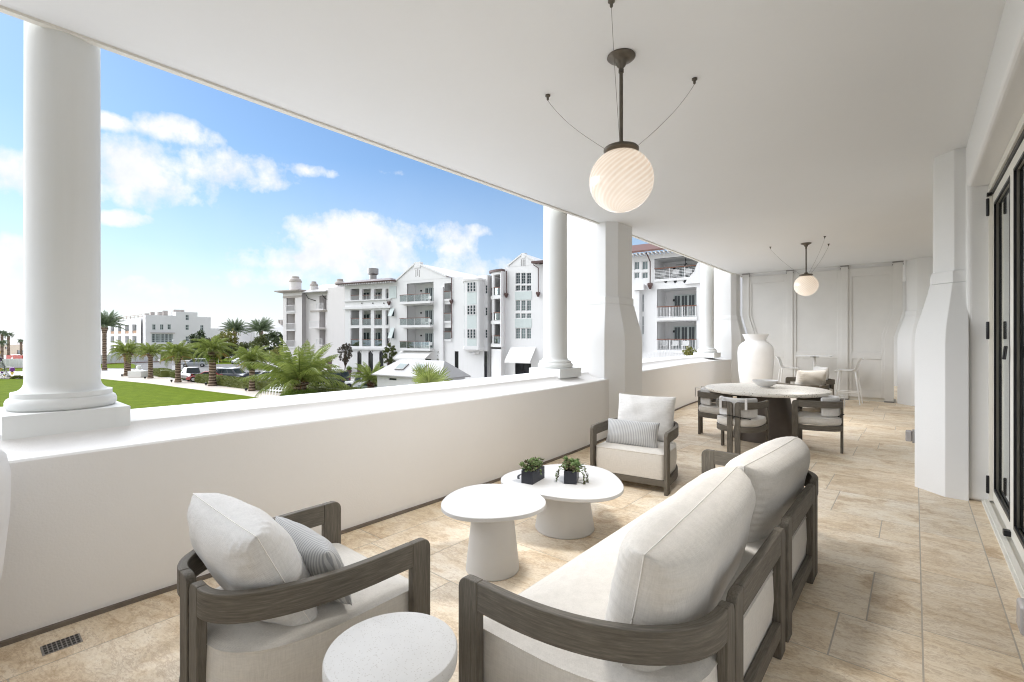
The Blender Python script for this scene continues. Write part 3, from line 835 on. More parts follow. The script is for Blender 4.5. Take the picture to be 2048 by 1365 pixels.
# bar table and stools
root = thing('bar_table', 'white pedestal bar table standing before the grey partition', 'bar table', (-1.87, 13.7, 0))
m = MB(); m.prism([(-.36,-.36),(.36,-.36),(.36,.36),(-.36,.36)], 1.088, 1.10); m.build('table_top', M['white_plastic'], root, bevel=.004)
m = MB(); m.lathe([(.10,1.06),(.09,1.075),(.05,1.0875)], n=24); m.build('bracket', M['metal'], root, smooth=True)
m = MB(); m.tube([(0,0,.02),(0,0,1.065)], .032, 16); m.build('pole', M['white_plastic'], root, smooth=True)
m = MB(); m.lathe([(.25,0),(.25,.01),(.05,.025),(.035,.04)], n=40); m.build('base', M['white_plastic'], root, smooth=True, angle=40)
def stool(loc, rz, label):
    root = thing('bar_stool', label, 'bar stool', (*loc, 0), rz, 'white moulded bar stools')
    # shell: profile swept across width; local +x is front
    prof = [(.23,.735),(.20,.765),(.10,.768),(-.05,.762),(-.13,.775),(-.175,.82),(-.205,.90),(-.235,.99),(-.27,1.045),(-.30,1.06)]
    rings = []
    for k, (x, z) in enumerate(prof):
        w = (.19,.21,.215,.21,.205,.20,.195,.18,.16,.13)[k]; ring = []
        for j in range(9):
            t = -1+2*j/8; cup = .022*t*t*(1 if k < 5 else 0); back = .03*t*t*(1 if k >= 5 else 0)
            ring.append(Vector((x+back, w*t, z+cup)))
        rings.append(ring)
    m = MB(); n = len(rings)
    top = rings; bot = [[p+Vector((-.004 if i > 4 else 0, 0, -.014 if i < 5 else -.006)) for p in r] for i, r in enumerate(rings)]
    vs = [p for r in top for p in r]+[p for r in bot for p in r]; o_ = n*9; fs = []
    for i in range(n-1):
        for j in range(8):
            a = i*9+j; fs.append((a,a+1,a+10,a+9)); fs.append((o_+a,o_+a+9,o_+a+10,o_+a+1))
    for i in range(n-1):
        for j in (0, 8):
            a = i*9+j; fs.append((a,a+9,o_+a+9,o_+a))
    for j in range(8):
        for i in (0, n-1):
            a = i*9+j; fs.append((a,a+1,o_+a+1,o_+a))
    m.add(vs, fs); m.build('seat_shell', M['white_plastic'], root, smooth=True, angle=50)
    for sx, sy in ((1,1),(1,-1),(-1,1),(-1,-1)):
        t0 = Vector((.16*sx-.01, .17*sy, .75)); t1 = Vector((.24*sx-.02, .22*sy, 0))
        k = MB(); k.tube([t0, t0.lerp(t1,.5), t1], .0165, 8, True, .012); k.build('leg', M['white_plastic'], root, smooth=True)
    k = MB(); k.tube([(.215,-.205,.27),(.215,.205,.27)], .012, 8); k.tube([(.215,.2,.27),(-.23,.2,.27)], .010, 8); k.tube([(.215,-.2,.27),(-.23,-.2,.27)], .010, 8); k.build('footrest', M['white_plastic'], root, smooth=True)
stool((-2.42,13.65), R(2), 'white moulded bar stool left of the white bar table')
stool((-1.20,13.6), R(178), 'white moulded bar stool right of the white bar table')
# ============================================================ OUTDOORS
M['ground'] = plain('pale_paving', (.56,.54,.51), .85, 0, .08, .15)  # unseen stretch near the house added in place of lawn to bounce light
M['asphalt'] = plain('asphalt', (.17,.165,.16), .85, 0, .12, .3)
M['sand'] = plain('pale_shell_path', (.60,.54,.47), .9, 0, .07, .4)
def mat_grass(name, a, b, c):
    t = NT(name); co = t.coord()
    n = t.noise(co, .9, 8, .72); n2 = t.noise(t.coord('Object', (1, .25, 1)), .35, 3)
    col = t.ramp(n, [(.3, a), (.55, b), (.8, c)])
    col = t.mix(t.math('MULTIPLY', n2, .5), col, b)
    fine = t.noise(co, 30, 3, .8)
    col = t.mix(t.math('MULTIPLY', t.ramp(fine, [(.4, (0,)*3), (.7, (1,)*3)]), .5), col, a)
    t.col(col); t.rough(.95); t.b.inputs['Specular IOR Level'].default_value = .03; t.bump(fine, .4, .03); return t.m
M['grass'] = mat_grass('lawn_grass', (.065,.10,.006), (.125,.17,.011), (.23,.265,.03))
M['white_ext'] = mat_stucco('facade_white', (.72,.715,.71), .15, streak=True)
M['pink_ext'] = mat_stucco('facade_blush_white', (.73,.70,.69), .15, streak=True)
M['beige_trim'] = plain('stone_trim', (.46,.42,.39), .8)
M['pane'] = plain('window_glass', (.035,.05,.055), .07, 0, .3, .5)
M['pane2'] = plain('window_glass_curtained', (.16,.20,.20), .12, 0, .4, .8)
M['railglass'] = mat_glass('rail_glass', (.88,.91,.90), .14)
M['railwood'] = plain('varnished_rail', (.17,.06,.03), .4)
M['teal'] = plain('pale_teal_panel', (.53,.585,.57), .6, 0, .04)
M['copper'] = plain('dark_copper', (.085,.045,.04), .5)
M['shop'] = plain('shop_window', (.03,.03,.035), .1, 0, .6, .6)
M['awning'] = plain('white_canvas', (.78,.77,.75), .9, 0, .02)
M['roofgrey'] = plain('grey_metal_roof', (.34,.33,.32), .5, 0, .05, 1)
M['trunk'] = None
def mat_trunk():
    t = NT('palm_trunk'); co = t.coord('Object', (1,1,1))
    w_ = t.n('ShaderNodeTexWave', wave_type='BANDS', bands_direction='Z'); w_.inputs['Scale'].default_value = .9; w_.inputs['Distortion'].default_value = 4; w_.inputs['Detail'].default_value = 3; t.l(co, w_.inputs['Vector'])
    c = t.ramp(w_.outputs['Fac'], [(.2, (.06,.04,.028)), (.5, (.17,.12,.085)), (.85, (.38,.30,.23))])
    c = t.mix(t.math('MULTIPLY', t.noise(co, 6, 4), .6), c, (.17,.12,.085)); t.col(c); t.rough(.95); t.bump(w_.outputs['Fac'], .8, .06); return t.m
M['trunk'] = mat_trunk()
M['bark'] = plain('bark', (.12,.09,.07), .9, 0, .3, 8)
M['palm_leaf'] = mat_leaf('palm_frond', (.10,.16,.025), (.36,.40,.11), .45, .35)
M['palm_leaf_g'] = mat_leaf('grey_palm_frond', (.07,.11,.05), (.20,.25,.14), .5, .3)
M['palm_old'] = mat_leaf('old_frond', (.30,.24,.05), (.42,.27,.07), .7, .25)
M['dead'] = plain('frond_stubs', (.20,.10,.05), .9, 0, .4, 6)
M['oak'] = mat_leaf('oak_leaf', (.045,.07,.016), (.17,.19,.06), .6, .2)
M['pine'] = mat_leaf('pine_needles', (.025,.045,.015), (.09,.12,.045), .6, .15)
M['yellow_oak'] = mat_leaf('yellowing_leaf', (.08,.11,.018), (.28,.25,.06), .6, .25)
M['hedge'] = mat_leaf('hedge_leaf', (.07,.105,.018), (.24,.26,.06), .6, .2)
M['fern'] = mat_leaf('fern_leaf', (.08,.15,.015), (.26,.34,.05), .5, .3)
M['olive'] = mat_leaf('magnolia_leaf', (.03,.045,.03), (.16,.12,.09), .5, .2)
M['sea'] = plain('sea_water', (.26,.33,.38), .3, 0, .03, .01)
M['carglass'] = plain('car_glass', (.03,.045,.05), .06, .1)
M['tyre'] = plain('tyre_rubber', (.02,.02,.02), .8)
M['rim'] = plain('alloy_rim', (.45,.45,.46), .3, .8)
M['redlens'] = plain('tail_lamp', (.35,.02,.02), .2)
M['clearlens'] = plain('head_lamp', (.7,.72,.74), .15)
M['fence_cloth'] = plain('white_screen_cloth', (.80,.80,.81), .9, 0, .04, .3)

def flat(name, poly, z, mat, kind='structure'):
    m = MB(); m.add([(x, y, z) for x, y in poly], [tuple(range(len(poly)))]); return tag(m.build(name, M[mat], None, recalc=False), kind=kind)
flat('ground', [(-4000,-4000),(4000,-4000),(4000,4000),(-4000,4000)], GZ-.02, 'ground')
seaP = [(-260,-3000),(-260,-60),(-300,20),(-420,220),(-520,600),(-6500,3500),(-9000,-3000)]
flat('sea', seaP, GZ-.3+.29, 'sea')
lawn = [(-36,-60),(-36,17),(-38,20.7),(-54.3,20.35),(-64.2,19.13),(-78.7,17.6),(-88,15.9),(-95.7,14.6),(-104.8,5.0),(-104.8,-60)]
flat('lawn', lawn[::-1], GZ+.03, 'grass')
flat('promenade', [(-3.9,16.5),(-3.9,24),(-52,24.2),(-72,22.4),(-94,21.6),(-110,21.6),(-112,2),(-112,-60),(-104,-60),(-104,5),(-95,14),(-78.7,17),(-54.3,19.8),(-30,20.3)][::-1], GZ-.005+.01, 'sand')
flat('parking_lot', [(-12,25.2),(-12,37),(-90,37),(-99,31),(-99,24.3),(-72,24),(-52,25.2)][::-1], GZ+.004, 'asphalt')
flat('road', [(-99.05,21.8),(-99.05,31.1),(-90,37.05),(-90,43),(-103,46),(-150,46),(-170,33),(-170,24),(-112,24),(-112,21.8)][::-1], GZ+.008, 'asphalt')
flat('lawn_strip', [gp(150,737),gp(268,737.5),gp(277,732),gp(262,727.8),gp(150,727)][::-1], GZ+.05, 'grass')
flat('lawn_strip', [gp(-90,737),gp(45,737),gp(45,743),gp(-90,743)], GZ+.05, 'grass')
flat('lawn_strip', [gp(387,729),gp(470,728.5),gp(500,722),gp(470,717),gp(392,717)][::-1], GZ+.05, 'grass')

# ---------------------------------------------- palms
def frond(mb, base, az, el0, L, droop, rng, n=26, lw=.045, ll=.48, vee=.7, dense=1.0):
    hd = Vector((math.cos(az), math.sin(az), 0)); p = Vector(base); el = el0; st = L/n; pts = []
    for k in range(n+1):
        pts.append(p.copy()); d = hd*math.cos(el)+Vector((0,0,1))*math.sin(el)
        p = p+d*st; el -= droop/n*(.4+1.5*k/n)
    side0 = Vector((-hd.y, hd.x, 0))
    tw = rng.uniform(-.35, .35)
    for k in range(2, n+1):
        t = k/n; q = pts[k]; d = (pts[k]-pts[k-1]).normalized()
        up = side0.cross(d).normalized(); l = ll*(math.sin(math.pi*min(1, .12+t*.93))**.55)*L/3.0
        for s in (1, -1):
            for e in range(2):
                off = d*(-st*.5*e)
                dirn = (side0*s*math.cos(tw*s)+up*(vee*(.6+.4*e)+rng.uniform(-.22,.22))+d*(.75+rng.uniform(-.1,.15))+Vector((0,0,-.25*t))).normalized()
                wv = d*lw*L/3.0*.75
                a = q+off
                mb.add([a-wv*.5, a+wv*.5, a+dirn*l*.62+wv*.35+Vector((0,0,-.02*l)), a+dirn*l+Vector((0,0,-.18*l))], [(0,1,2,3)])
    # rachis
    r0 = .035*L/3
    o = len(mb.v); vs = []; fs = []
    for k in range(0, n+1, 2):
        r_ = r0*(1-.85*k/n); vs += [pts[k]+side0*r_, pts[k]-side0*r_, pts[k]+Vector((0,0,-r_*1.4))]
    for k in range(n//2):
        for j in range(3): fs.append((k*3+j, k*3+(j+1) % 3, k*3+3+(j+1) % 3, k*3+3+j))
    mb.add(vs, fs)

def palm(name, label, cat, x, y, th, cl, r0, seed, lean=(0,0), nf=42, leaf='palm_leaf', ball=False, droop=1.5, elr=(-.15,1.45), old=True, group=None, bulge=True, stubs=True, ll=.5):
    rng = random.Random(seed); root = thing(name, label, cat, (x, y, GZ), rng.uniform(0, 6), group)
    n = 22; rings = []
    for k in range(n+1):
        t = k/n; z = th*t; r = r0*(1.35-.35*min(1, t*6)) if t < .17 else r0
        if bulge and t > .84: r = r0*(1+.55*math.sin((t-.84)/.16*math.pi*.75))
        r *= 1+.05*((k % 2)*2-1); cx, cy_ = lean[0]*t*t, lean[1]*t*t
        rings.append([Vector((cx+r*math.cos(2*math.pi*i/14), cy_+r*math.sin(2*math.pi*i/14), z-(.3 if k == 0 else 0))) for i in range(14)])
    m = MB(); m.loft(rings); m.build('trunk', M['trunk'], root, smooth=True, angle=60)
    top = Vector((lean[0], lean[1], th)); mb = MB()
    for k in range(nf):
        t = (k+.5)/nf; az = k*2.39996+rng.uniform(-.2,.2); e = elr[0]+(elr[1]-elr[0])*t**.8
        L = cl*rng.uniform(.82,1.08)*(1-.18*t)
        frond(mb, top+Vector((math.cos(az)*r0*.5, math.sin(az)*r0*.5, .1+.25*t)), az, e, L, droop*(1.25-.45*t)*rng.uniform(.8,1.2), rng, ll=ll, n=24)
    mb.build('crown', M[leaf], root, recalc=False)
    if old:
        mb = MB()
        for k in range(7): frond(mb, top, rng.uniform(0, 6.28), rng.uniform(-.45,.05), cl*rng.uniform(.6,.8), .9, rng, n=16, vee=.3)
        mb.build('old_fronds', M['palm_old'], root, recalc=False)
    if stubs:
        mb = MB()
        for k in range(60):
            az = k*2.4; z = rng.uniform(-.75,.1)*r0*2.2; h = Vector((math.cos(az), math.sin(az), .9)); p0 = top+Vector((math.cos(az)*r0*.8, math.sin(az)*r0*.8, z))
            s_ = Vector((-h.y, h.x, 0))*.05; mb.add([p0-s_, p0+s_, p0+h*.34*r0/.3], [(0,1,2)])
        mb.build('frond_stubs', M['dead'], root, recalc=False)
    if ball:
        mb = MB(); rr = r0*1.75
        for k in range(900):
            d = Vector((rng.gauss(0,1), rng.gauss(0,1), rng.gauss(0,1))).normalized(); p0 = top+Vector((0,0,-rr*.75))+Vector((d.x*rr, d.y*rr, d.z*rr*1.25))*rng.uniform(.55,1.05)
            s_ = Vector((rng.gauss(0,1), rng.gauss(0,1), rng.gauss(0,1))).normalized()*.07; q = (d+Vector((rng.gauss(0,.5), rng.gauss(0,.5), -.3)))*.2
            mb.add([p0-s_, p0+s_, p0+q], [(0,1,2)])
        mb.build('fern_ball', M['fern'], root, recalc=False)
    return root
def hgt(u, vbase, v):
    "height above the street of photo row v at the distance whose street row is vbase"
    d = FOC*(EYE-GZ)/(vbase-V0); return (vbase-v)*d/FOC
G_D = 'date palms along the promenade'
for i, (u, vb, vt, cr, ball, lab, sd) in enumerate([
    (255,752,707,33,False,'thick trunked date palm left of the white slatted planter',31),
    (301,757,708,26,False,'slim date palm just right of the white slatted planter',32),
    (356,765,712,38,False,'date palm in front of the black pickup beyond the hedge',33),
    (425,772,703,40,True,'date palm with green fern ball and tallest of the promenade row',34),
    (504,782,722,38,True,'date palm with small fern ball nearest the white bench',35)]):
    x, y = gp(u, vb); d = FOC*6/(vb-V0); th = (vb-vt)*d/FOC
    palm('date_palm', lab, 'palm tree', x, y, th, cr*d/FOC*1.32, (.45,.30,.33,.40,.30)[i], sd, ball=ball, nf=32, group=G_D, droop=1.7, elr=(0,1.42), ll=.6)
x, y = gp(600, 800); palm('date_palm', 'big feathery date palm with ferns at its foot, in front of the parked cars', 'palm tree', x, y, 1.7, 5.9, .60, 41, nf=36, droop=1.05, elr=(.05,1.5), old=False, stubs=True, group=None, ll=.55)
rng = random.Random(5); m = MB()
for k in range(5200):
    a_ = rng.uniform(0, 6.28); r_ = 1.75*math.sqrt(rng.random()); z = .95*math.sqrt(max(0, 1-(r_/1.8)**2))*rng.uniform(.5,1.05)
    p0 = Vector((r_*math.cos(a_), r_*math.sin(a_), z)); d = Vector((rng.gauss(0,1), rng.gauss(0,1), rng.uniform(.3,1.8))).normalized(); s_ = d.cross(Vector((rng.gauss(0,1), rng.gauss(0,1), .2))).normalized()*.05
    m.add([p0-s_, p0+s_, p0+d*.34], [(0,1,2)])
o = m.build('fern_clump', M['fern'], None, recalc=False, loc=(x, y, GZ)); tag(o, 'bright green fern clump around the foot of the big date palm', 'shrub')
x, y = gp(742, 792); palm('date_palm', 'small date palm between the white jeep and the cottage', 'palm tree', x, y, 1.5, 3.0, .36, 43, nf=34, droop=1.5, old=False)
# tall palms further back
for i, (u, vb, vt, cr, lab, ln) in enumerate([(209,741,652,33,'tall leaning date palm right behind the near column', .9), (470,722,662,25,'left one of two tall palms behind the oaks', 0), (522,722,662,28,'right one of two tall palms behind the oaks', 0)]):
    x, y = gp(u, vb); d = FOC*6/(vb-V0)
    palm('tall_date_palm', lab, 'palm tree', x, y, (vb-vt)*d/FOC, cr*d/FOC*1.3, .34 if i == 0 else .36, 50+i, nf=46, leaf='palm_leaf_g', droop=.75, elr=(-.05,1.4), old=False, group='tall palms in the distance', lean=(0,0), stubs=False)
for i, (u, vb, vt, cr, lab) in enumerate([(4,722,668,11,'tall fan palm at the far left edge'), (17,722,672,11,'fan palm right of the tallest one at far left'), (4,725,688,14,'low bushy fan palm at the far left edge'), (42,716,684,8,'small far fan palm beside the near column')]):
    x, y = gp(u, vb); d = FOC*6/(vb-V0)
    palm('fan_palm', lab, 'palm tree', x, y, (vb-vt)*d/FOC, cr*d/FOC, .3, 60+i, nf=26, leaf='palm_leaf_g', droop=1.9, elr=(-.3,1.3), old=False, group='fan palms at far left', bulge=False, stubs=False, ll=.8)
# palmetto fan leaves close to the parapet
def palmetto(u, d, v, label, sc=1.0, seed=1, nleaf=7):
    rng = random.Random(seed); x, y = at(u, d); zt = EYE-(v-V0)*d/FOC
    root = thing('fan_palm', label, 'palm tree', (x, y, GZ), 0); m = MB()
    for k in range(nleaf):
        az = rng.uniform(0, 6.28); el = rng.uniform(.5,1.3); c_ = Vector((0,0,zt-GZ-1.5*sc)); d1 = Vector((math.cos(az)*math.cos(el), math.sin(az)*math.cos(el), math.sin(el)))
        hub = c_+d1*.85*sc; s1 = d1.cross(Vector((0,0,1))).normalized(); u1 = s1.cross(d1)
        m.add([c_-s1*.02, c_+s1*.02, hub+s1*.012, hub-s1*.012], [(0,1,2,3)])
        for q in range(30):
            a_ = R(-115+230*q/29); dd = d1*math.cos(a_)+s1*math.sin(a_)+u1*rng.uniform(-.08,.12); pr_ = (s1*math.cos(a_)-d1*math.sin(a_))
            L = (.95-.25*abs(a_)/2)*sc; m.add([hub-pr_*.006, hub+pr_*.006, hub+dd*L*.5+pr_*.028*sc, hub+dd*L+Vector((0,0,-.09*sc)), hub+dd*L*.5-pr_*.028*sc], [(0,1,2,3,4)])
    m.build('crown', M['palm_leaf'], root, recalc=False)
    t = MB(); t.tube([(0,0,0),(.05,0,zt-GZ-1.5*sc)], .13, 10); t.build('trunk', M['trunk'], root, smooth=True)
palmetto(856, 20, 726, 'spiky fan palm tips rising just over the parapet cap', .92, 3, 8)

# ---------------------------------------------- broadleaf trees
def tree(name, label, x, y, h, w_, trunk_h, leaf, seed, n=2600, clumps=26, ls=.16, group=None, squash=.75, sparse=False, zc=None, cat='tree'):
    rng = random.Random(seed); root = thing(name, label, cat, (x, y, GZ), 0, group)
    cz = trunk_h+(h-trunk_h)*.5 if zc is None else zc; m = MB(); cl = []
    for k in range(clumps):
        d = Vector((rng.gauss(0,1), rng.gauss(0,1), rng.gauss(0,1))).normalized()*rng.uniform(.35,1)**.6
        cl.append((Vector((d.x*w_/2*.78, d.y*w_/2*.78, cz+d.z*(h-trunk_h)/2*.82)), rng.uniform(.16,.34)*w_/2*(1.0 if not sparse else .5)))
    m.tube([(0,0,-.2),(rng.uniform(-.1,.1),0,trunk_h*.6),(0,0,cz)], max(.05, h*.017), 8, True, max(.03, h*.007))
    for c_, r_ in cl[::2]: m.tube([(0,0,trunk_h*rng.uniform(.7,1.1)), (c_.x*.5, c_.y*.5, (trunk_h+c_.z)/2), tuple(c_)], h*.007, 5, True, h*.002)
    m.build('trunk', M['bark'], root, smooth=True)
    m = MB()
    for k in range(n):
        c_, r_ = rng.choice(cl); d = Vector((rng.gauss(0,1), rng.gauss(0,1), rng.gauss(0,1)*squash)); d.normalize(); p0 = c_+d*r_*rng.uniform(.5,1.12)
        a_ = Vector((rng.gauss(0,1), rng.gauss(0,1), rng.gauss(0,1))).normalized(); b_ = a_.cross(Vector((rng.gauss(0,1), rng.gauss(0,1), rng.gauss(0,1)))).normalized(); s_ = ls*rng.uniform(.6,1.3)
        m.add([p0-a_*s_, p0-b_*s_*.5, p0+a_*s_, p0+b_*s_*.5], [(0,1,2,3)])
    m.build('crown', M[leaf], root, recalc=False); return root
def ptree(u, vb, vtop, wpx, leaf, label, seed, name='oak_tree', trunk=.35, **kw):
    x, y = gp(u, vb); d = FOC*6/(vb-V0); h = (vb-vtop)*d/FOC; return tree(name, label, x, y, h*1.12, wpx*d/FOC*1.15, h*trunk, leaf, seed, **kw)
GT = 'dark trees across the road'
ptree(398,725,667,42,'pine','dark spreading pine at the left end of the tree row',70,'pine_tree',.15,n=3000,ls=.30,group=GT)
ptree(446,724,668,66,'yellow_oak','wide yellow-green oak behind the left tall palm',71,trunk=.12,n=4200,ls=.30,group=GT,clumps=34)
ptree(430,725,690,70,'pine','low dark shrubby tree under the yellow-green oak',76,'shrub_tree',.05,n=3000,ls=.30,group=GT,clumps=34)
ptree(497,724,684,50,'oak','low dark oak between the two tall palms',72,trunk=.1,n=3000,ls=.28,group=GT)
ptree(521,726,670,42,'oak','upright dark oak at the right tall palm',73,trunk=.12,n=2600,ls=.28,group=GT)
ptree(556,728,668,50,'pine','dark pine touching the beige apartment tower',74,'pine_tree',.2,n=3000,ls=.30,group=GT)
ptree(555,730,702,60,'yellow_oak','low yellow-green shrubbery left of the big date palm',75,'shrub_tree',.05,n=2600,ls=.22,group=GT)
ptree(690,762,688,30,'olive','slender purple-leaved street tree beside the arches',80,'street_tree',.42,n=1900,ls=.11,clumps=70,sparse=True,group='street trees before the white facades')
ptree(779,762,690,32,'oak','small green street tree between the arches and the awning',81,'street_tree',.35,n=3200,ls=.11,clumps=60,sparse=True,group='street trees before the white facades')
ptree(884,764,696,44,'oak','bushy street tree right of the striped shop awning',82,'street_tree',.3,n=4200,ls=.12,clumps=50,group='street trees before the white facades')
ptree(992,770,700,17,'oak','narrow columnar green tree before the curved loggia',83,'street_tree',.1,n=2400,ls=.11,clumps=30,group='street trees before the white facades')
ptree(1015,772,698,24,'yellow_oak','sparse yellowing street tree by the right awning',84,'street_tree',.3,n=620,ls=.10,clumps=26,sparse=True,group='street trees before the white facades')
x, y = at(1384, 24); tree('street_tree', 'leafy tree top in front of the right hand balconies beyond the pier', x, y, 5.75, 1.25, 3.8, 'yellow_oak', 85, n=1500, ls=.07, clumps=24)

# ---------------------------------------------- hedges
def hedge(pts, wdt, h, label, seed, n):
    rng = random.Random(seed); P = [Vector((*p, 0)) for p in pts]; m = MB()
    m.band([(p.x, p.y) for p in P], GZ, GZ+h-.12, wdt-.24)
    root = thing('hedge', label, 'hedge', (0,0,0), 0, 'clipped hedges along the promenade')
    m.build('core', M['hedge'], root)
    seg = [(P[i], P[i+1]) for i in range(len(P)-1)]; L = [(b-a).length for a, b in seg]; m = MB()
    for k in range(n):
        a, b = rng.choices(seg, L)[0]; t = rng.random(); p0 = a.lerp(b, t); d = (b-a).normalized(); s = Vector((-d.y, d.x, 0))
        f = rng.random()
        if f < .45: q = p0+s*rng.uniform(-.5,.5)*wdt; z = h+rng.gauss(0,.03)
        else: q = p0+s*(.5 if rng.random() < .5 else -.5)*wdt*rng.uniform(.93,1.04); z = rng.uniform(0,h)
        q.z = GZ+z; a_ = Vector((rng.gauss(0,1), rng.gauss(0,1), rng.gauss(0,1))).normalized()*.085; b_ = a_.cross(Vector((rng.gauss(0,1), rng.gauss(0,1), 1))).normalized()*.05
        m.add([q-a_, q-b_, q+a_, q+b_], [(0,1,2,3)])
    m.build('foliage', M['hedge'], root, recalc=False)
hedge([(-96.5,22.6),(-91,22.4)], 1.6, 1.15, 'short clipped hedge block beside the white planter', 1, 1500)
hedge([(-90.5,23.3),(-77,23.4)], 1.4, 1.0, 'clipped hedge section before the black pickup', 2, 3600)
hedge([(-76.5,22.9),(-60.5,23.9)], 1.6, 1.08, 'long middle section of clipped hedge before the parked SUVs', 3, 6000)
hedge([(-60,24.2),(-48,25.2),(-36,26.3)], 1.8, 1.15, 'clipped hedge section running behind the big date palm', 4, 7000)

# ---------------------------------------------- cars
PAINT = {}
def paint(c, nm):
    if nm not in PAINT:
        t = NT('car_paint_'+nm); t.col(c); t.rough(.28); t.b.inputs['Coat Weight'].default_value = .8; t.b.inputs['Coat Roughness'].default_value = .05; PAINT[nm] = t.m
    return PAINT[nm]
def car(kind, color, cname, x, y, rz, label):
    L, W, H = {'suv':(5.0,2.0,1.82),'sedan':(4.7,1.85,1.45),'jeep':(4.7,1.88,1.86),'pickup':(5.6,2.0,1.9)}[kind]
    root = thing('parked_car', label, 'car', (x, y, GZ+.012), rz, 'cars in the parking lot'); P = paint(color, cname)
    hb = {'suv':1.05,'sedan':.92,'jeep':1.10,'pickup':1.12}[kind]; zb = .28 if kind != 'jeep' else .45
    # body lower: loft of side stations along x (front = +x)
    st = {'suv':[(-2.5,.55,.95,.80),(-2.42,.32,1.04,.93),(-1.2,.28,1.07,1),(.9,.28,1.07,1),(1.3,.28,1.04,1),(2.2,.30,.93,.95),(2.46,.36,.80,.84),(2.5,.45,.66,.76)],
          'sedan':[(-2.35,.5,.86,.78),(-2.25,.3,.96,.90),(-1.3,.26,.95,1),(.8,.26,.93,1),(1.2,.26,.90,1),(2.0,.28,.78,.95),(2.3,.34,.66,.84),(2.35,.42,.56,.74)],
          'jeep':[(-2.2,.5,1.08,.92),(-2.15,.45,1.12,.94),(-.6,.45,1.12,.94),(.9,.45,1.12,.92),(1.0,.45,1.10,.80),(2.15,.48,1.05,.76),(2.2,.52,1.0,.74)],
          'pickup':[(-2.8,.5,1.1,.92),(-2.75,.4,1.14,.97),(-.8,.34,1.14,1),(1.1,.34,1.14,1),(1.5,.34,1.12,1),(2.5,.36,1.04,.95),(2.76,.42,.9,.84),(2.8,.5,.75,.76)]}[kind]
    rings = []
    for sx, z0, z1, wf in st:
        w2 = W/2*wf; rings.append([(sx,-w2*.96,z0),(sx,-w2,z0+.12),(sx,-w2,z1-.14),(sx,-w2*.93,z1),(sx,w2*.93,z1),(sx,w2,z1-.14),(sx,w2,z0+.12),(sx,w2*.96,z0)])
    m = MB(); m.loft(rings); m.build('body', P, root, smooth=True, angle=32, bevel=.02)
    cab = {'suv':(-2.42,-2.15,.45,1.25),'sedan':(-1.75,-1.05,.25,1.15),'jeep':(-2.12,-2.05,.62,.92),'pickup':(-.95,-.8,.55,1.3)}[kind]
    br, tr, tf, bf = cab; zb_ = hb-.03; w0, w1 = W/2*.92, W/2*(.76 if kind != 'jeep' else .86)
    def ring(xr, xf, wy, z): return [(xr,-wy,z),(xf,-wy,z),(xf,wy,z),(xr,wy,z)]
    m = MB(); m.loft([ring(br,bf,w0,zb_), ring(tr,tf,w1,H-.06), ring(tr+.12,tf-.12,w1-.10,H)]); m.build('roof', P, root, smooth=True, angle=25, bevel=.03)
    # windows: panels on the slanted cabin sides
    def onside(xf_, zf_, s, out=.012):
        z = zb_+(H-.06-zb_)*zf_; wy = w0+(w1-w0)*zf_; xr = br+(tr-br)*zf_; xx = bf+(tf-bf)*zf_
        return (xr+(xx-xr)*xf_, s*(wy+out), z)
    cuts = {'suv':[(.05,.30),(.33,.60),(.63,.93)],'sedan':[(.12,.46),(.49,.88)],'jeep':[(.05,.30),(.36,.62),(.68,.94)],'pickup':[(.08,.45),(.5,.92)]}[kind]
    for s in (1, -1):
        for a_, b_ in cuts:
            k = MB(); pts = [onside(a_,.14,s), onside(b_,.14,s), onside(b_-.02,.86,s), onside(a_+.01,.86,s)]
            k.ext(pts, (0,-s*.006,0)); k.build('side_window', M['carglass'], root)
    for nm, xb, xt, s in (('windscreen', bf, tf, 1), ('rear_window', br, tr, -1)):
        def P_(f, y): z = zb_+(H-.06-zb_)*f; return (xb+(xt-xb)*f+s*.012, y*(w0+(w1-w0)*f), z)
        k = MB(); k.ext([P_(.10,-.88),P_(.10,.88),P_(.90,.86),P_(.90,-.86)], (-s*.006,0,0)); k.build(nm, M['carglass'], root)
    wr = .37 if kind != 'jeep' else .42; wx = (L*.31, -L*.30)
    for xx in wx:
        for s in (1, -1):
            k = MB(); Mx = Matrix.Translation((xx, s*(W/2-.11), wr)) @ Matrix.Rotation(R(90), 4, 'X')
            k.lathe([(wr*.55,-.11),(wr*.92,-.11),(wr,-.08),(wr,.08),(wr*.92,.11),(wr*.55,.11)], n=20, M=Mx, cap0=True, cap1=True); wh = k.build('wheel', M['tyre'], root, smooth=True, angle=40)
            k = MB(); k.lathe([(wr*.58,-.118),(wr*.6,-.1),(wr*.6,.1),(wr*.58,.118)], n=16, M=Mx); k.build('rim', M['rim'], wh, smooth=True, angle=40)
    for s in (1, -1):
        sx, z0, z1, wf = st[-1]; k = MB(); k.box(sx-.18, s*W/2*wf*.62-.17, z1-.16, sx+.012, s*W/2*wf*.62+.17, z1-.03); k.build('headlight', M['clearlens'], root, bevel=.02)
        sx, z0, z1, wf = st[0]; k = MB(); k.box(sx-.015, s*W/2*wf*.82-.1, z1-.26, sx+.16, s*W/2*wf*.82+.1, z1-.05); k.build('tail_light', M['redlens'], root, bevel=.02)
        k = MB(); k.box(bf-.35, s*(W/2+.0), hb, bf-.22, s*(W/2+.16), hb+.13); k.build('mirror', P, root, bevel=.03)
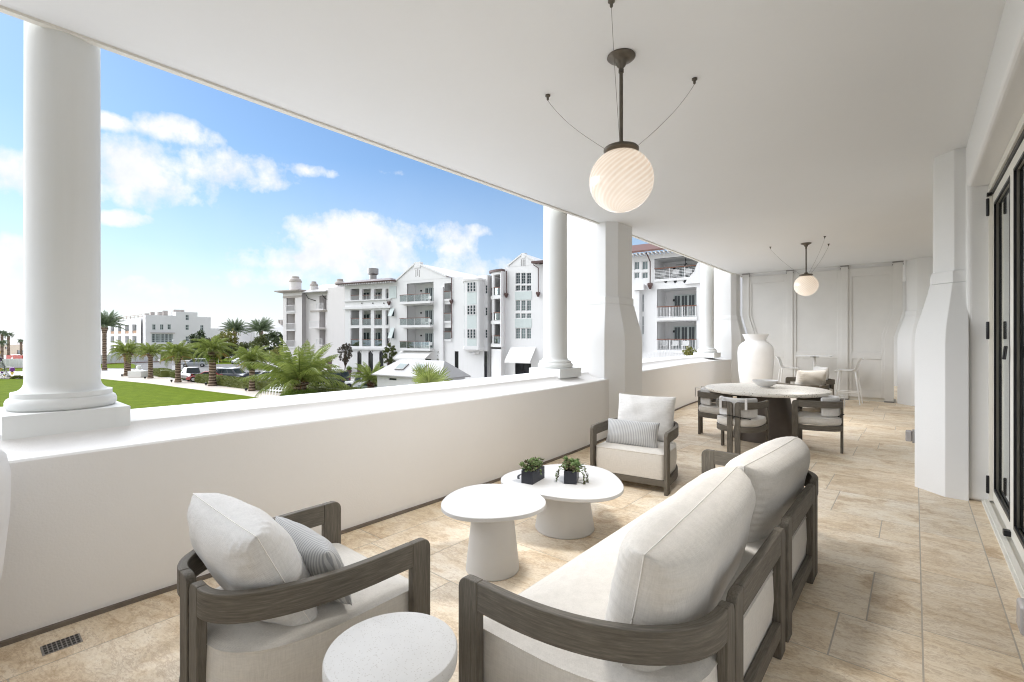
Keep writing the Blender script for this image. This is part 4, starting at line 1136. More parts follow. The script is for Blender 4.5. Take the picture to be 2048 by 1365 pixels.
    if kind == 'jeep':
        k = MB()
        for i in range(7): k.box(2.2,-.36+i*.12-.025,.72,2.215,-.36+i*.12+.025,.98)
        k.build('grille', M['black'], root)
        k = MB(); k.lathe([(.36,-.1),(.38,-.06),(.38,.06),(.36,.1)], n=20, M=Matrix.Translation((-2.32,0,1.05)) @ Matrix.Rotation(R(90), 4, 'Y')); k.build('spare_wheel', M['tyre'], root, smooth=True, angle=40)
    else:
        k = MB(); sx, z0, z1, wf = st[-1]; k.box(sx-.05, -.5, z0+.06, sx+.012, .5, z1-.2); k.build('grille', M['black'], root)
    return root
WH, BK, SV, DG = ((.72,.72,.72),'white'), ((.012,.013,.016),'black'), ((.36,.38,.40),'silver'), ((.05,.055,.065),'charcoal')
def pcar(kind, col, u, vroof, rz, label):
    H = {'suv':1.82,'sedan':1.45,'jeep':1.86,'pickup':1.9}[kind]; d = FOC*(6-H)/(vroof-V0); x, y = at(u, d); car(kind, col[0], col[1], x, y, R(rz), label)
pcar('pickup', BK, 382, 735, 182, 'black pickup leftmost in the parking lot behind the hedge')
pcar('sedan', ((.42,.05,.05),'red'), 412, 742.5, 250, 'red and partly hidden sedan beside the black pickup')
pcar('suv', WH, 440, 735.5, 250, 'white SUV parked just left of the charcoal wagon')
pcar('suv', DG, 468, 736.5, 25, 'charcoal wagon with red tail lamp right of the fern-ball palm')
pcar('sedan', BK, 503, 743, 250, 'black sedan behind the palm nearest the bench')
pcar('suv', WH, 532, 742, 248, 'white SUV to the right of the black sedan')
pcar('sedan', SV, 560, 746, 247, 'silver car between two white ones near the big palm')
pcar('sedan', WH, 585, 751, 245, 'low white sedan immediately left of the big palm trunk')
pcar('sedan', DG, 622, 743, 245, 'dark grey sedan directly right of the big palm trunk')
pcar('suv', BK, 662, 742.5, 200, 'large black SUV with its nose to the left, right of the big palm')
pcar('jeep', WH, 728, 749.5, 202, 'white boxy four-door off-roader parked nearest the cottage')
pcar('sedan', ((.30,.36,.33),'sage'), 742, 762, 205, 'pale green car half hidden at the cottage corner')
pcar('suv', SV, 389, 717.5, 246, 'silver SUV driving on the road across from the lawn')
pcar('sedan', SV, 478, 716.5, 186, 'grey car further up the road before the oaks')
pcar('suv', WH, 30, 709.5, 186, 'white vehicle far off at the left edge beyond the fence')

# ---------------------------------------------- facades
class Fac:
    def __init__(s, name, label, P0, P1, cat='building', group=None):
        s.P0 = Vector(P0); E = Vector(P1)-s.P0; s.L = E.length; s.E = E/s.L
        s.root = thing(name, label, cat, (P0[0], P0[1], GZ), math.atan2(s.E.y, s.E.x), group)
    def m(s, u, v):
        t = (u-1024)/FOC; D = Vector((-sA+t*cA, cA+t*sA))
        # P0 + a E = d D
        det = s.E.x*(-D.y)+D.x*s.E.y; a = (-s.P0.x*(-D.y)+(-D.x)*s.P0.y)/det
        q = s.P0+s.E*a; d = q.x*(-sA)+q.y*cA
        return a, EYE-(v-V0)*d/FOC-GZ
    def r(s, u0, v0, u1, v1):
        um = (u0+u1)/2; return s.m(u0, v0)[0], s.m(um, v1)[1], s.m(u1, v0)[0], s.m(um, v0)[1]   # s0,z0,s1,z1
def wallcells(mb, s0, s1, z0, z1, holes, th=.3, y=0):
    xs = sorted({s0, s1}|{h[0] for h in holes}|{h[2] for h in holes}); zs = sorted({z0, z1}|{h[1] for h in holes}|{h[3] for h in holes})
    xs = [x for x in xs if s0 <= x <= s1]; zs = [z for z in zs if z0 <= z <= z1]
    for i in range(len(xs)-1):
        for j in range(len(zs)-1):
            cx, cz = (xs[i]+xs[i+1])/2, (zs[j]+zs[j+1])/2
            if not any(h[0] < cx < h[2] and h[1] < cz < h[3] for h in holes): mb.quad((xs[i],y,zs[j]),(xs[i+1],y,zs[j]),(xs[i+1],y,zs[j+1]),(xs[i],y,zs[j+1]))
    for a, b, c_, d in holes:
        mb.quad((a,y,b),(c_,y,b),(c_,y+th,b),(a,y+th,b)); mb.quad((a,y,d),(c_,y,d),(c_,y+th,d),(a,y+th,d))
        mb.quad((a,y,b),(a,y+th,b),(a,y+th,d),(a,y,d)); mb.quad((c_,y,b),(c_,y+th,b),(c_,y+th,d),(c_,y,d))
def window(root, a, b, c_, d, y=.12, nx=2, ny=3, fw=.07, pane='pane', fm='white_ext', mw=.035, name='window'):
    m = MB(); m.box(a,y,b,a+fw,y+.08,d); m.box(c_-fw,y,b,c_,y+.08,d); m.box(a+fw,y,b,c_-fw,y+.08,b+fw); m.box(a+fw,y,d-fw,c_-fw,y+.08,d)
    for i in range(1, nx): x = a+(c_-a)*i/nx; m.box(x-mw/2,y+.012,b+fw,x+mw/2,y+.07,d-fw)
    for j in range(1, ny): z = b+(d-b)*j/ny; m.box(a+fw,y+.016,z-mw/2,c_-fw,y+.066,z+mw/2)
    w_ = m.build(name, M[fm], root); g = MB(); g.quad((a+fw,y+.05,b+fw),(c_-fw,y+.05,b+fw),(c_-fw,y+.05,d-fw),(a+fw,y+.05,d-fw)); g.build('pane', M[pane], w_, recalc=False); return w_
def railing(root, s0, s1, z0, h=1.05, y=-.1, kind='glass', ret=0, rng=None, post=1.2):
    m = MB(); m.box(s0,y-.05,z0+h-.07,s1,y+.05,z0+h)
    if ret: m.box(s0,y+.05,z0+h-.07,s0+.08,y+ret,z0+h)
    top = m.build('balcony_railing', M['railwood'] if kind != 'white' else M['white_ext'], root)
    p = MB(); n = max(1, int((s1-s0)/post))
    for i in range(n+1): x = s0+.03+(s1-s0-.06)*i/n; p.box(x-.025,y-.025,z0,x+.025,y+.025,z0+h-.07)
    if kind in ('bars','white'):
        n2 = int((s1-s0)/.14)
        for i in range(n2): x = s0+(s1-s0)*(i+.5)/n2; p.box(x-.014,y-.012,z0+.08,x+.014,y+.012,z0+h-.07)
        p.box(s0,y-.02,z0+.05,s1,y+.02,z0+.09)
    if kind == 'hbars':
        for j in range(6): z = z0+.1+j*.14; p.box(s0,y-.012,z-.015,s1,y+.012,z+.015)
    p.build('balusters', M['white_ext'], top)
    if kind == 'glass':
        g = MB(); g.box(s0+.05,y-.006,z0+.06,s1-.05,y+.006,z0+h-.09); g.build('glass_panel', M['railglass'], top)
def loggia(F, mb, hole, dep=2.2, door=(.35,.97), dh=.78, slab=.35, rail='glass', proj=.0, nleaf=3, furn=False, seed=0, lamp=True, dside=None):
    a, b, c_, d = hole; root = F.root
    mb.quad((a,.0,b),(a,dep,b),(a,dep,d),(a,.0,d)); mb.quad((c_,.0,b),(c_,dep,b),(c_,dep,d),(c_,.0,d)); mb.quad((a,0,b),(c_,0,b),(c_,dep,b),(a,dep,b)); mb.quad((a,0,d),(c_,0,d),(c_,dep,d),(a,dep,d)); mb.quad((a,dep,b),(c_,dep,b),(c_,dep,d),(a,dep,d))
    w = c_-a; x0, x1 = a+w*door[0], a+w*door[1]; z1 = b+(d-b)*dh
    m = MB(); m.box(x0,dep-.14,b+.02,x1,dep-.03,z1); D = m.build('balcony_door', M['teal'], root)
    g = MB(); lw = (x1-x0)/nleaf
    for i in range(nleaf): g.quad((x0+lw*i+.09,dep-.145,b+.2),(x0+lw*(i+1)-.09,dep-.145,b+.2),(x0+lw*(i+1)-.09,dep-.145,z1-.1),(x0+lw*i+.09,dep-.145,z1-.1))
    g.build('pane', M['pane'], D, recalc=False)
    g = MB()
    for i in range(nleaf):
        xm = x0+lw*(i+.5); g.box(xm-.02,dep-.165,b+.2,xm+.02,dep-.148,z1-.1)
    g.build('glazing_bar', M['teal'], D)
    if proj or slab:
        m = MB(); m.box(a-proj*.9-.02,-proj-.12,b-slab,c_+.06,.0-.003,b-.004); m.build('balcony_slab', M['white_ext'], root)
    railing(root, a-proj*.9, c_+.0, b, y=-proj*.0-.06-proj, kind=rail, ret=proj)
    if lamp:
        m = MB(); m.box(a+w*.22,dep-.16,b+(d-b)*.62,a+w*.22+.2,dep-.02,b+(d-b)*.62+.22); m.build('wall_lamp', M['black'], root)
    if furn:
        rng = random.Random(seed)
        for k in range(3):
            m = MB(); x = a+w*(.12+.28*k)+rng.uniform(-.1,.1); y = rng.uniform(.5,1.1)
            m.box(x-.3,y-.3,b+.38,x+.3,y+.3,b+.46); m.box(x-.3,y+.26,b+.46,x+.3,y+.32,b+.88)
            for q in (-.27,.27):
                for r_ in (-.27,.27): m.box(x+q-.02,y+r_-.02,b+.01,x+q+.02,y+r_+.02,b+.38)
            m.build('balcony_chair', M['white_plastic'], root)
def body(mb, s0, s1, z1, dep, y0=0):
    mb.quad((s0,y0,0),(s0,dep,0),(s0,dep,z1),(s0,y0,z1)); mb.quad((s1,y0,0),(s1,dep,0),(s1,dep,z1),(s1,y0,z1)); mb.quad((s0,dep,0),(s1,dep,0),(s1,dep,z1),(s0,dep,z1)); mb.quad((s0,y0,z1),(s1,y0,z1),(s1,dep,z1),(s0,dep,z1))
def box(F, name, mat, a, y0, b, c_, y1, d, bevel=0): m = MB(); m.box(a,y0,b,c_,y1,d); return m.build(name, M[mat], F.root, bevel=bevel)
def gable(F, name, pts, th, mat='white_ext', y0=0):
    m = MB(); m.ext([(s, y0, z) for s, z in pts], (0, th, 0)); return m.build(name, M[mat], F.root)
def downpipe(F, pts, r=.06, hopper=None):
    m = MB(); m.tube([(s, y, z) for s, y, z in pts], r, 8); o = m.build('downpipe', M['copper'], F.root)
    if hopper:
        h = MB(); s, y, z = hopper; h.loft([[(s-.2,y-.2,z+.2),(s+.2,y-.2,z+.2),(s+.2,y+.1,z+.2),(s-.2,y+.1,z+.2)],[(s-.22,y-.22,z),(s+.22,y-.22,z),(s+.22,y+.1,z),(s-.22,y+.1,z)],[(s-.07,y-.1,z-.4),(s+.07,y-.1,z-.4),(s+.07,y+.02,z-.4),(s-.07,y+.02,z-.4)]]); h.build('hopper', M['copper'], o)
def awning(F, a, z0, c_, z1, out=1.7):
    m = MB(); m.ext([(a,-.02,z1),(a,-out,z0+.25),(a,-out,z0),(a,-out+.03,z0),(a,-out+.03,z0+.22),(a,-.02,z1-.05)], (c_-a,0,0)); o = m.build('awning', M['awning'], F.root); return o

# B1: three storey columned house with arches
F = Fac('columned_apartment_house', 'white apartment house with columned loggias over three arches', at(690,74.5), at(793,70))
r = F.r; wm = MB(); H1 = []
rows1 = [(578,601),(621,651),(657,693)]
cols1 = [(701,718.5),(724,741.5),(748,764)]
z_top = F.m(735,567)[1]; a0 = F.m(690,600)[0]; a1 = F.m(793,600)[0]; af = F.m(783,600)[0]
for v0_, v1_ in rows1:
    for u0_, u1_ in cols1: H1.append(r(u0_,v0_,u1_,v1_))
    H1.append(r(771,v0_,777,v1_))
arches = [r(714,702,723,748), r(736,702,746,748), r(758,702,767,748)]
wallcells(wm, a0, a1, 0, z_top, H1+[(x[0],.0,x[2],x[3]) for x in arches], .35)
body(wm, a0, a1, z_top, 13)
for v0_, v1_ in rows1:   # one deep gallery behind each row of openings
    A = r(700,v0_,778,v1_); wm.quad((A[0]-.2,2.4,A[1]-.1),(A[2]+.2,2.4,A[1]-.1),(A[2]+.2,2.4,A[3]+.3),(A[0]-.2,2.4,A[3]+.3)); wm.quad((A[0]-.2,.3,A[1]),(A[2]+.2,.3,A[1]),(A[2]+.2,2.4,A[1]),(A[0]-.2,2.4,A[1])); wm.quad((A[0]-.2,.3,A[3]+.05),(A[2]+.2,.3,A[3]+.05),(A[2]+.2,2.4,A[3]+.05),(A[0]-.2,2.4,A[3]+.05)); wm.quad((A[0]-.2,.3,A[1]),(A[0]-.2,2.4,A[1]),(A[0]-.2,2.4,A[3]),(A[0]-.2,.3,A[3]))
wm.build('wall', M['white_ext'], F.root, recalc=False)
for i, (v0_, v1_) in enumerate(rows1):
    for j, (u0_, u1_) in enumerate(cols1):
        A = r(u0_,v0_,u1_,v1_); railing(F.root, A[0], A[2], A[1]+.02, 1.05 if i else .8, y=.12, kind='glass' if i else 'hbars')
        x0 = A[0]+(A[2]-A[0])*.25; m = MB(); m.box(x0,2.28,A[1]+.03,A[2]-.1,2.38,A[1]+(A[3]-A[1])*.8); D = m.build('balcony_door', M['teal'], F.root); g = MB()
        for q in range(2): ww = (A[2]-.1-x0)/2; g.quad((x0+ww*q+.08,2.275,A[1]+.2),(x0+ww*(q+1)-.08,2.275,A[1]+.2),(x0+ww*(q+1)-.08,2.275,A[1]+(A[3]-A[1])*.76),(x0+ww*q+.08,2.275,A[1]+(A[3]-A[1])*.76))
        g.build('pane', M['pane'], D, recalc=False)
zf = F.m(735,618)[1]; box(F, 'frieze_band', 'white_ext', a0-.15, -.35, zf, af, -.003, zf+.35)
z2 = F.m(735,602)[1]; box(F, 'frieze_band', 'white_ext', a0-.1, -.22, z2, af, -.003, z2+.18)
z3 = F.m(735,699)[1]; box(F, 'balcony_slab', 'white_ext', a0-.1, -.30, z3-.05, af, -.003, z3+.28)
m = MB(); m.loft([[(a0-.9,-1.0,z_top-.05),(af+.9,-1.0,z_top-.05),(af+.9,13.5,z_top-.05),(a0-.9,13.5,z_top-.05)],[(a0-.95,-1.05,z_top+.12),(af+.95,-1.05,z_top+.12),(af+.95,13.5,z_top+.12),(a0-.95,13.5,z_top+.12)],[(a0+2,2,z_top+.9),(af-2,2,z_top+.9),(af-2,11,z_top+.9),(a0+2,11,z_top+.9)]]); m.build('roof', M['copper'], F.root)
m = MB(); n = 24
for i in range(n): x = a0-.8+(af-a0+1.6)*(i+.5)/n; m.box(x-.06,-.95,z_top-.22,x+.06,-.003,z_top-.055)
m.build('rafter_tails', M['white_ext'], F.root)
for x in arches:
    xm = (x[0]+x[2])/2; w = (x[2]-x[0])/2; m = MB(); pts = [(x[0],0),(x[2],0)]+[(xm+w*math.cos(R(q*12)), x[3]-w+w*math.sin(R(q*12))) for q in range(16)]
    m.ext([(a, .2, z) for a, z in pts], (0,.05,0)); m.build('arch_glazing', M['shop'], F.root)
    m = MB(); sp_ = [(xm+w*math.cos(R(q*12)), x[3]-w+w*math.sin(R(q*12))) for q in range(16)]
    m.ext([(a,-.02,z) for a, z in sp_[:8]]+[(x[2],-.02,x[3]+.02),(xm,-.02,x[3]+.02)][::-1][::-1], (0,.2,0)); m.ext([(a,-.02,z) for a, z in sp_[8:]]+[(x[0],-.02,x[3]+.02),(xm,-.02,x[3]+.02)], (0,.2,0)); m.build('arch_spandrel', M['white_ext'], F.root)
A = r(779,573,793,597); box(F, 'louvred_panel', 'teal', A[0], -.06, A[1], A[2], -.003, A[3])
for v0_, v1_ in ((617,634),(656,678)):
    A = r(782,v0_,790,v1_); window(F.root, A[0], A[1], A[2], A[3], y=-.09, nx=1, ny=1); m = MB(); m.ext([(A[0],-.12,A[3]),(A[2],-.12,A[3]),(A[2],-.75,A[1]+.1),(A[0],-.75,A[1]+.1)], (0,.05,0)); m.build('shutter', M['teal'], F.root)
q = F.m(780,606); e = F.m(780,690); downpipe(F, [(q[0],-.2,q[1]),(q[0],-.2,e[1]+.6),(q[0]-.3,-.2,e[1])], .06, (q[0],-.2,q[1]))
for u_ in (724,746,768):
    q = F.m(u_,607); m = MB(); m.lathe([(.10,-.0),(.10,.05)], n=12, M=Matrix.Translation((q[0],-.02,q[1])) @ Matrix.Rotation(R(90),4,'X')); m.build('porthole', M['black'], F.root)
# rooftop stair tower
q = F.m(686,545); m = MB(); m.box(a0-1.0,5,z_top-.5,a0+.6,7.5,z_top+1.2); m.lathe([(.6,z_top+1.0),(.6,z_top+2.2),(.9,z_top+2.4),(.9,z_top+3.3)], a0+.2, 6, n=20); m.build('roof_vent', M['metal'], F.root)

# B2: gabled house
P_a, P_b = at(793,70), at(1090,58); V_a, V_b = Vector(P_a), Vector(P_b)
def online(u):
    t = (u-1024)/FOC; D = Vector((-sA+t*cA, cA+t*sA)); E = (V_b-V_a); det = E.x*(-D.y)+D.x*E.y; a = (-V_a.x*(-D.y)+(-D.x)*V_a.y)/det; return tuple(V_a+E*a)
F = Fac('gabled_apartment_house', 'white gabled apartment house with three wide wood-railed balconies', online(793), online(906))
r = F.r; wm = MB(); a0 = F.m(793,600)[0]; a1 = F.m(906,600)[0]; ze = F.m(845,562)[1]
big = [r(814,566,867,604), r(814,611,867,651), r(814,658,867,697)]; side = [r(889,567,903,598), r(889,609,903,642), r(889,656,903,679)]
shopw = r(812,717,862,748); shop2 = r(901,703,906,746)
zt0 = F.m(850,560)[1]
wallcells(wm, a0, a1, 0, zt0, big+side+[shopw], .3); body(wm, a0, a1, zt0, 14)
for i, h in enumerate(big): loggia(F, wm, h, 1.8, (.40,.98), .80, .32, 'glass', .75, 4, True, i)
for i, h in enumerate(side): loggia(F, wm, h, 2.0, (.45,.55), .1, .3, 'glass', 0, 1, False, i)
wm.build('wall', M['white_ext'], F.root, recalc=False)
g0, g1 = F.m(791,565), F.m(896,556); ap = F.m(835,530); al = F.m(829,530); ar = F.m(841,531)
gable(F, 'gable', [(g0[0],zt0+.002),(g1[0],zt0+.002),(g1[0],g1[1]),(ar[0],ar[1]),(al[0],al[1]),(g0[0],g0[1])], .5, y0=-.02)
m = MB(); m.box(al[0],-.10,al[1]-.5,ar[0],.6,al[1]+.35); m.build('apex_block', M['white_ext'], F.root, bevel=.02)
for P, Q in (((g0[0]-.1,g0[1]),(al[0],al[1])),((ar[0],ar[1]),(g1[0]+.1,g1[1]))):
    m = MB(); m.ext([(P[0],-.14,P[1]),(Q[0],-.14,Q[1]),(Q[0],-.14,Q[1]+.22),(P[0],-.14,P[1]+.22)], (0,14,0)); m.build('roof', M['white_ext'], F.root)
for u_ in (832,835.5,839): q = F.m(u_,547.5 if u_ != 835.5 else 545); box(F, 'vent_slot', 'metal', q[0]-.07,-.035,q[1]-.5,q[0]+.07,-.022,q[1]+.5)
q = F.m(905,556); e = F.m(905,677); downpipe(F, [(q[0]-1,-.15,q[1]+.3),(q[0]-.05,-.15,q[1]),(q[0]-.05,-.15,e[1])], .06, (q[0]-.05,-.15,F.m(905,603)[1]))
A = r(802,702,866,716); awning(F, A[0], A[1]-.2, A[2], A[3], 1.7)
window(F.root, *shopw, y=.15, nx=3, ny=1, pane='shop', name='shop_window')
q = F.m(880,575); m = MB(); m.box(q[0],-.3,0,F.m(888.5,575)[0],-.003,zt0-1.2); m.build('buttress', M['white_ext'], F.root, bevel=.05)

# B3: blank wall with projecting bay window
F = Fac('bay_window_house', 'plain white house with a projecting pale teal bay window', online(906.2), online(975))
r = F.r; wm = MB(); a0 = F.m(906.2,600)[0]; a1 = F.m(975,600)[0]; zt = F.m(940,553)[1]
shop2 = (a0+.25, 0, F.m(917,703)[0], F.m(911,703)[1]); sd2 = r(968,703,975,746)
nw = [r(969.5,570,974.5,588), r(969.5,615,974.5,632), r(969.5,659,974.5,677)]
wallcells(wm, a0, a1, 0, zt, nw+[shop2,(sd2[0],0,sd2[2],sd2[3])], .3); body(wm, a0, a1, zt, 14); wm.build('wall', M['white_ext'], F.root, recalc=False)
for A in nw: window(F.root, *A, pane='pane', nx=1, ny=3)
window(F.root, *shop2, y=.1, nx=2, ny=4, pane='shop', fm='black', name='shop_window'); window(F.root, sd2[0],0,sd2[2],sd2[3], y=.1, nx=1, ny=3, pane='shop', fm='black', name='shop_window')
bl, br_ = F.m(928,600)[0], F.m(968,600)[0]; b0 = F.m(948,694)[1]; b1 = F.m(948,564)[1]
plan_ = [(bl,-.003),(bl+.9,-1.15),(br_-.1,-1.15),(br_,-1.0),(br_,-.003)]
m = MB(); m.loft([[(x,y,z) for x, y in offset(plan_, i)] for z, i in ((b0-.9,1.0),(b0-.35,-.1),(b0,-.12),(b0,0),(b1,0),(b1,-.15),(b1+.25,-.2),(b1+.5,.5))]); bayo = m.build('bay', M['white_ext'], F.root)
for (v0_,v1_) in ((567,586),(612,631),(659,677)):
    z0_, z1_ = F.m(948,v1_)[1], F.m(948,v0_)[1]
    for q in range(3): x = bl+1.35+q*((br_-.45-bl-1.35)/3); m = MB(); ww = (br_-.45-bl-1.35)/3; window(F.root, x+.02, z0_, x+ww-.02, z1_, y=-1.24, nx=1, ny=3, pane='pane', fw=.05)
    # facet window
    e = Vector((.9,-1.15)); L = e.length; e /= L; n_ = Vector((e.y,-e.x))*-1
    m = MB(); A_, B_ = Vector((bl,0))+e*.45, Vector((bl,0))+e*(L-.35); off = Vector((-e.y,e.x)) if Vector((-e.y,e.x)).y < 0 else Vector((e.y,-e.x))
    A_ += off*.03; B_ += off*.03
    m.ext([(A_.x,A_.y,z0_),(B_.x,B_.y,z0_),(B_.x,B_.y,z1_),(A_.x,A_.y,z1_)], (-off.x*.02,-off.y*.02,0)); m.build('bay_pane', M['pane2'], bayo)
for (v0_,v1_) in ((587,611),(632,658),(678,692)):
    z0_, z1_ = F.m(948,v1_)[1], F.m(948,v0_)[1]; box(F, 'spandrel_panel', 'teal', bl+1.35, -1.18, z0_, br_-.4, -1.153, z1_)
    m = MB(); m.ext([(A_.x,A_.y,z0_),(B_.x,B_.y,z0_),(B_.x,B_.y,z1_),(A_.x,A_.y,z1_)], (-off.x*.02,-off.y*.02,0)); m.build('spandrel_panel', M['teal'], F.root)

# B4: curved loggia tower and gable house
F = Fac('curved_loggia_house', 'white gabled house with a rounded corner loggia and tall gridded windows', online(975.2), online(1130))
r = F.r; wm = MB(); a0 = F.m(1010,600)[0]; a1 = F.m(1130,600)[0]; zt = F.m(1047,532)[1]
W4 = []
for (v0_,v1_) in ((546,568),(571,582)): W4 += [r(1031+11*k,v0_,1040+11*k,v1_) for k in range(3)]
for (v0_,v1_) in ((601,622),(627,637)): W4 += [r(1031+11*k,v0_,1040+11*k,v1_) for k in range(3)]
W4 += [r(1031+11*k,657,1040+11*k,678) for k in range(3)]
sh = r(1030,727,1062,752); sh = (sh[0],0,sh[2],sh[3])
wallcells(wm, a0, a1, 0, zt, W4+[sh], .3); body(wm, a0, a1, zt, 14); wm.build('wall', M['white_ext'], F.root, recalc=False)
for k, A in enumerate(W4): window(F.root, *A, y=.1, nx=2, ny=4 if (A[3]-A[1]) > 1 else 2, fw=.04, mw=.02, pane='pane' if k < 6 else 'pane2')
window(F.root, *sh, y=.1, nx=2, ny=1, pane='shop', fm='black', name='shop_window')
for v0_, v1_ in ((583.5,600),(638,656)): A = r(1030,v0_,1063.5,v1_); box(F, 'spandrel_panel', 'teal', A[0], -.05, A[1], A[2], -.003, A[3])
g0, g1, al, ar = F.m(1017,533), F.m(1077,530), F.m(1043,511), F.m(1050,511)
gable(F, 'gable', [(g0[0],zt+.002),(g1[0],zt+.002),(g1[0],g1[1]),(ar[0],ar[1]),(al[0],al[1]),(g0[0],g0[1])], .5, y0=-.02); box(F, 'apex_block', 'white_ext', al[0],-.08,al[1]-.4,ar[0],.6,al[1]+.25)
for P, Q in (((g0[0]-.1,g0[1]),(al[0],al[1])),((ar[0],ar[1]),(g1[0]+.1,g1[1]))):
    m = MB(); m.ext([(P[0],-.12,P[1]),(Q[0],-.12,Q[1]),(Q[0],-.12,Q[1]+.18),(P[0],-.12,P[1]+.18)], (0,14,0)); m.build('roof', M['white_ext'], F.root)
for u_ in (1043,1046.5,1050): q = F.m(u_,526); box(F, 'vent_slot', 'metal', q[0]-.06,-.035,q[1]-.4,q[0]+.06,-.022,q[1]+.4)
e0 = F.m(1069,529); box(F, 'eave', 'copper', e0[0], -.9, e0[1], a1, 3, e0[1]+.25)
q = F.m(1078,532); e = F.m(1078,588); downpipe(F, [(q[0]-.5,-.6,q[1]+.1),(q[0],-.2,q[1]-.3),(q[0],-.2,e[1])], .06, (q[0],-.2,e[1]))
A = r(1022,694,1072,724); awning(F, A[0], A[1]-.1, A[2], A[3], 1.6)
# rounded loggia
cx_ = F.m(1010,600)[0]; rad = cx_-F.m(977,600)[0]; zr = F.m(995,545)[1]
def arc_(r_, z, a_0=180, a_1=270, n=14): return [(cx_+r_*math.cos(R(a_0+(a_1-a_0)*k/n)), .9+r_*math.sin(R(a_0+(a_1-a_0)*k/n))*.62, z) for k in range(n+1)]
def slab(z0_, z1_, r_, nm, mat):
    m = MB(); b_ = arc_(r_, z0_)+[(cx_-.01,.9+8,z0_),(cx_-r_,.9+8,z0_)]; t_ = [(x,y,z1_) for x,y,_ in b_]; m.loft([b_, t_]); return m.build(nm, M[mat], F.root)
slab(zr, zr+.28, rad*1.12, 'roof', 'copper'); slab(zr-.35, zr-.004, rad*1.0, 'cornice', 'white_ext')
for vs_ in (594,644,690): z_ = F.m(995,vs_)[1]; slab(z_-.3, z_+.15, rad*1.02, 'balcony_slab', 'white_ext')
z_ = F.m(995,693)[1]; slab(0, z_-.35, rad*.98, 'podium', 'white_ext')
m = MB(); m.quad((cx_-rad*.95,2.6,0),(cx_,2.6,0),(cx_,2.6,zr),(cx_-rad*.95,2.6,zr)); m.quad((cx_-.02,-.9,0),(cx_-.02,2.6,0),(cx_-.02,2.6,zr),(cx_-.02,-.9,zr)); m.build('back_wall', M['pink_ext'], F.root, recalc=False)
for k in range(3):
    a_ = R(186+k*40); m = MB(); m.tube([(cx_+rad*.92*math.cos(a_), .9+rad*.92*math.sin(a_)*.62, F.m(995,693)[1]-.1),(cx_+rad*.92*math.cos(a_), .9+rad*.92*math.sin(a_)*.62, zr-.2)], .2, 12); m.build('column', M['white_ext'], F.root, smooth=True)
for vs_ in (594,644,690):
    z_ = F.m(995,vs_)[1]+.15; P = [(x,y) for x,y,_ in arc_(rad*.97, 0)]; m = MB(); m.band(P, z_+.95, z_+1.03, .09); o_ = m.build('balcony_railing', M['railwood'], F.root); m = MB(); m.band(P, z_+.06, z_+.93, .012); m.build('glass_panel', M['railglass'], o_)
    m = MB(); m.box(cx_-2.0,2.4,z_,cx_-.6,2.55,z_+2.2); m.build('balcony_door', M['pane'], F.root)
q = F.m(1015,543); e = F.m(1015,590); downpipe(F, [(q[0],-.25,q[1]),(q[0],-.25,e[1])], .06, (q[0],-.25,e[1]))

# B0: tower block with chimneys at left
F = Fac('beige_apartment_tower', 'blush white apartment block with three chimneys and small balconies', at(566,82), at(689.5,75.5))
r = F.r; wm = MB(); X = lambda u: F.m(u,640)[0]; Z = lambda u, v: F.m(u,v)[1]
t1 = [r(573,595,590,623), r(573,628,590,659.5), r(573,662.5,590,694)]
wallcells(wm, X(566), X(604), 0, Z(585,585), t1, .3); body(wm, X(566), X(604), Z(585,585), 12)
for i, h in enumerate(t1): loggia(F, wm, h, 1.6, (.1,.3), .1, .22, 'white', 0, 1, False, i)
t2 = [r(631,591,645,618.5), r(631,621.5,643,655), r(631,660,643,690)]
wallcells(wm, X(604), X(655), 0, Z(630,582), t2, .3, y=.8)
for i, h in enumerate(t2):
    a, b, c_, d = h
    wm.quad((a,.8,b),(a,3,b),(a,3,d),(a,.8,d)); wm.quad((c_,.8,b),(c_,3,b),(c_,3,d),(c_,.8,d)); wm.quad((a,3,b),(c_,3,b),(c_,3,d),(a,3,d)); wm.quad((a,.8,b),(c_,.8,b),(c_,3,b),(a,3,b)); wm.quad((a,.8,d),(c_,.8,d),(c_,3,d),(a,3,d))
    e = -.6 if i == 1 else .0; m = MB(); m.box(a-(.9 if i == 1 else .0),e+.1,b-.2,c_,.797,b-.003); m.build('balcony_slab', M['pink_ext'], F.root)
    railing(F.root, a-(.9 if i == 1 else 0), c_, b, 1.0, y=e+.15, kind='white')
    m = MB(); m.box(a+(c_-a)*.5,2.85,b,c_-.05,2.97,b+2.3); m.build('balcony_door', M['pane'], F.root)
wm.quad((X(604),.8,0),(X(604),0,0),(X(604),0,Z(604,582)),(X(604),.8,Z(604,582)))
wallcells(wm, X(655), X(689.5), 0, Z(672,575), [], .3, y=0); body(wm, X(655), X(689.5), Z(672,575), 12)
body(wm, X(604), X(655), Z(630,582), 12, .8)
wm.build('wall', M['pink_ext'], F.root, recalc=False)
m = MB(); zt = Z(585,585); m.loft([[(X(566)-.1,-.1,zt-.1),(X(603.5)+.1,-.1,zt-.1),(X(603.5)+.1,8,zt-.1),(X(566)-.1,8,zt-.1)],[(X(558),-1,zt+.15),(X(606),-1,zt+.15),(X(606),9,zt+.15),(X(558),9,zt+.15)],[(X(558),-1,zt+.32),(X(606),-1,zt+.32),(X(606),9,zt+.32),(X(558),9,zt+.32)]]); m.build('roof_cornice', M['beige_trim'], F.root)
m = MB(); zz = Z(630,583); m.ext([(X(606),-.3,zz-.2),(X(606),-.3,zz-.05),(X(606),4,zz+1.6),(X(606),4,zz+1.4)], (X(654)-X(606),0,0)); m.build('roof', M['roofgrey'], F.root)
for x0, x1, v in ((604,641,0),): pass
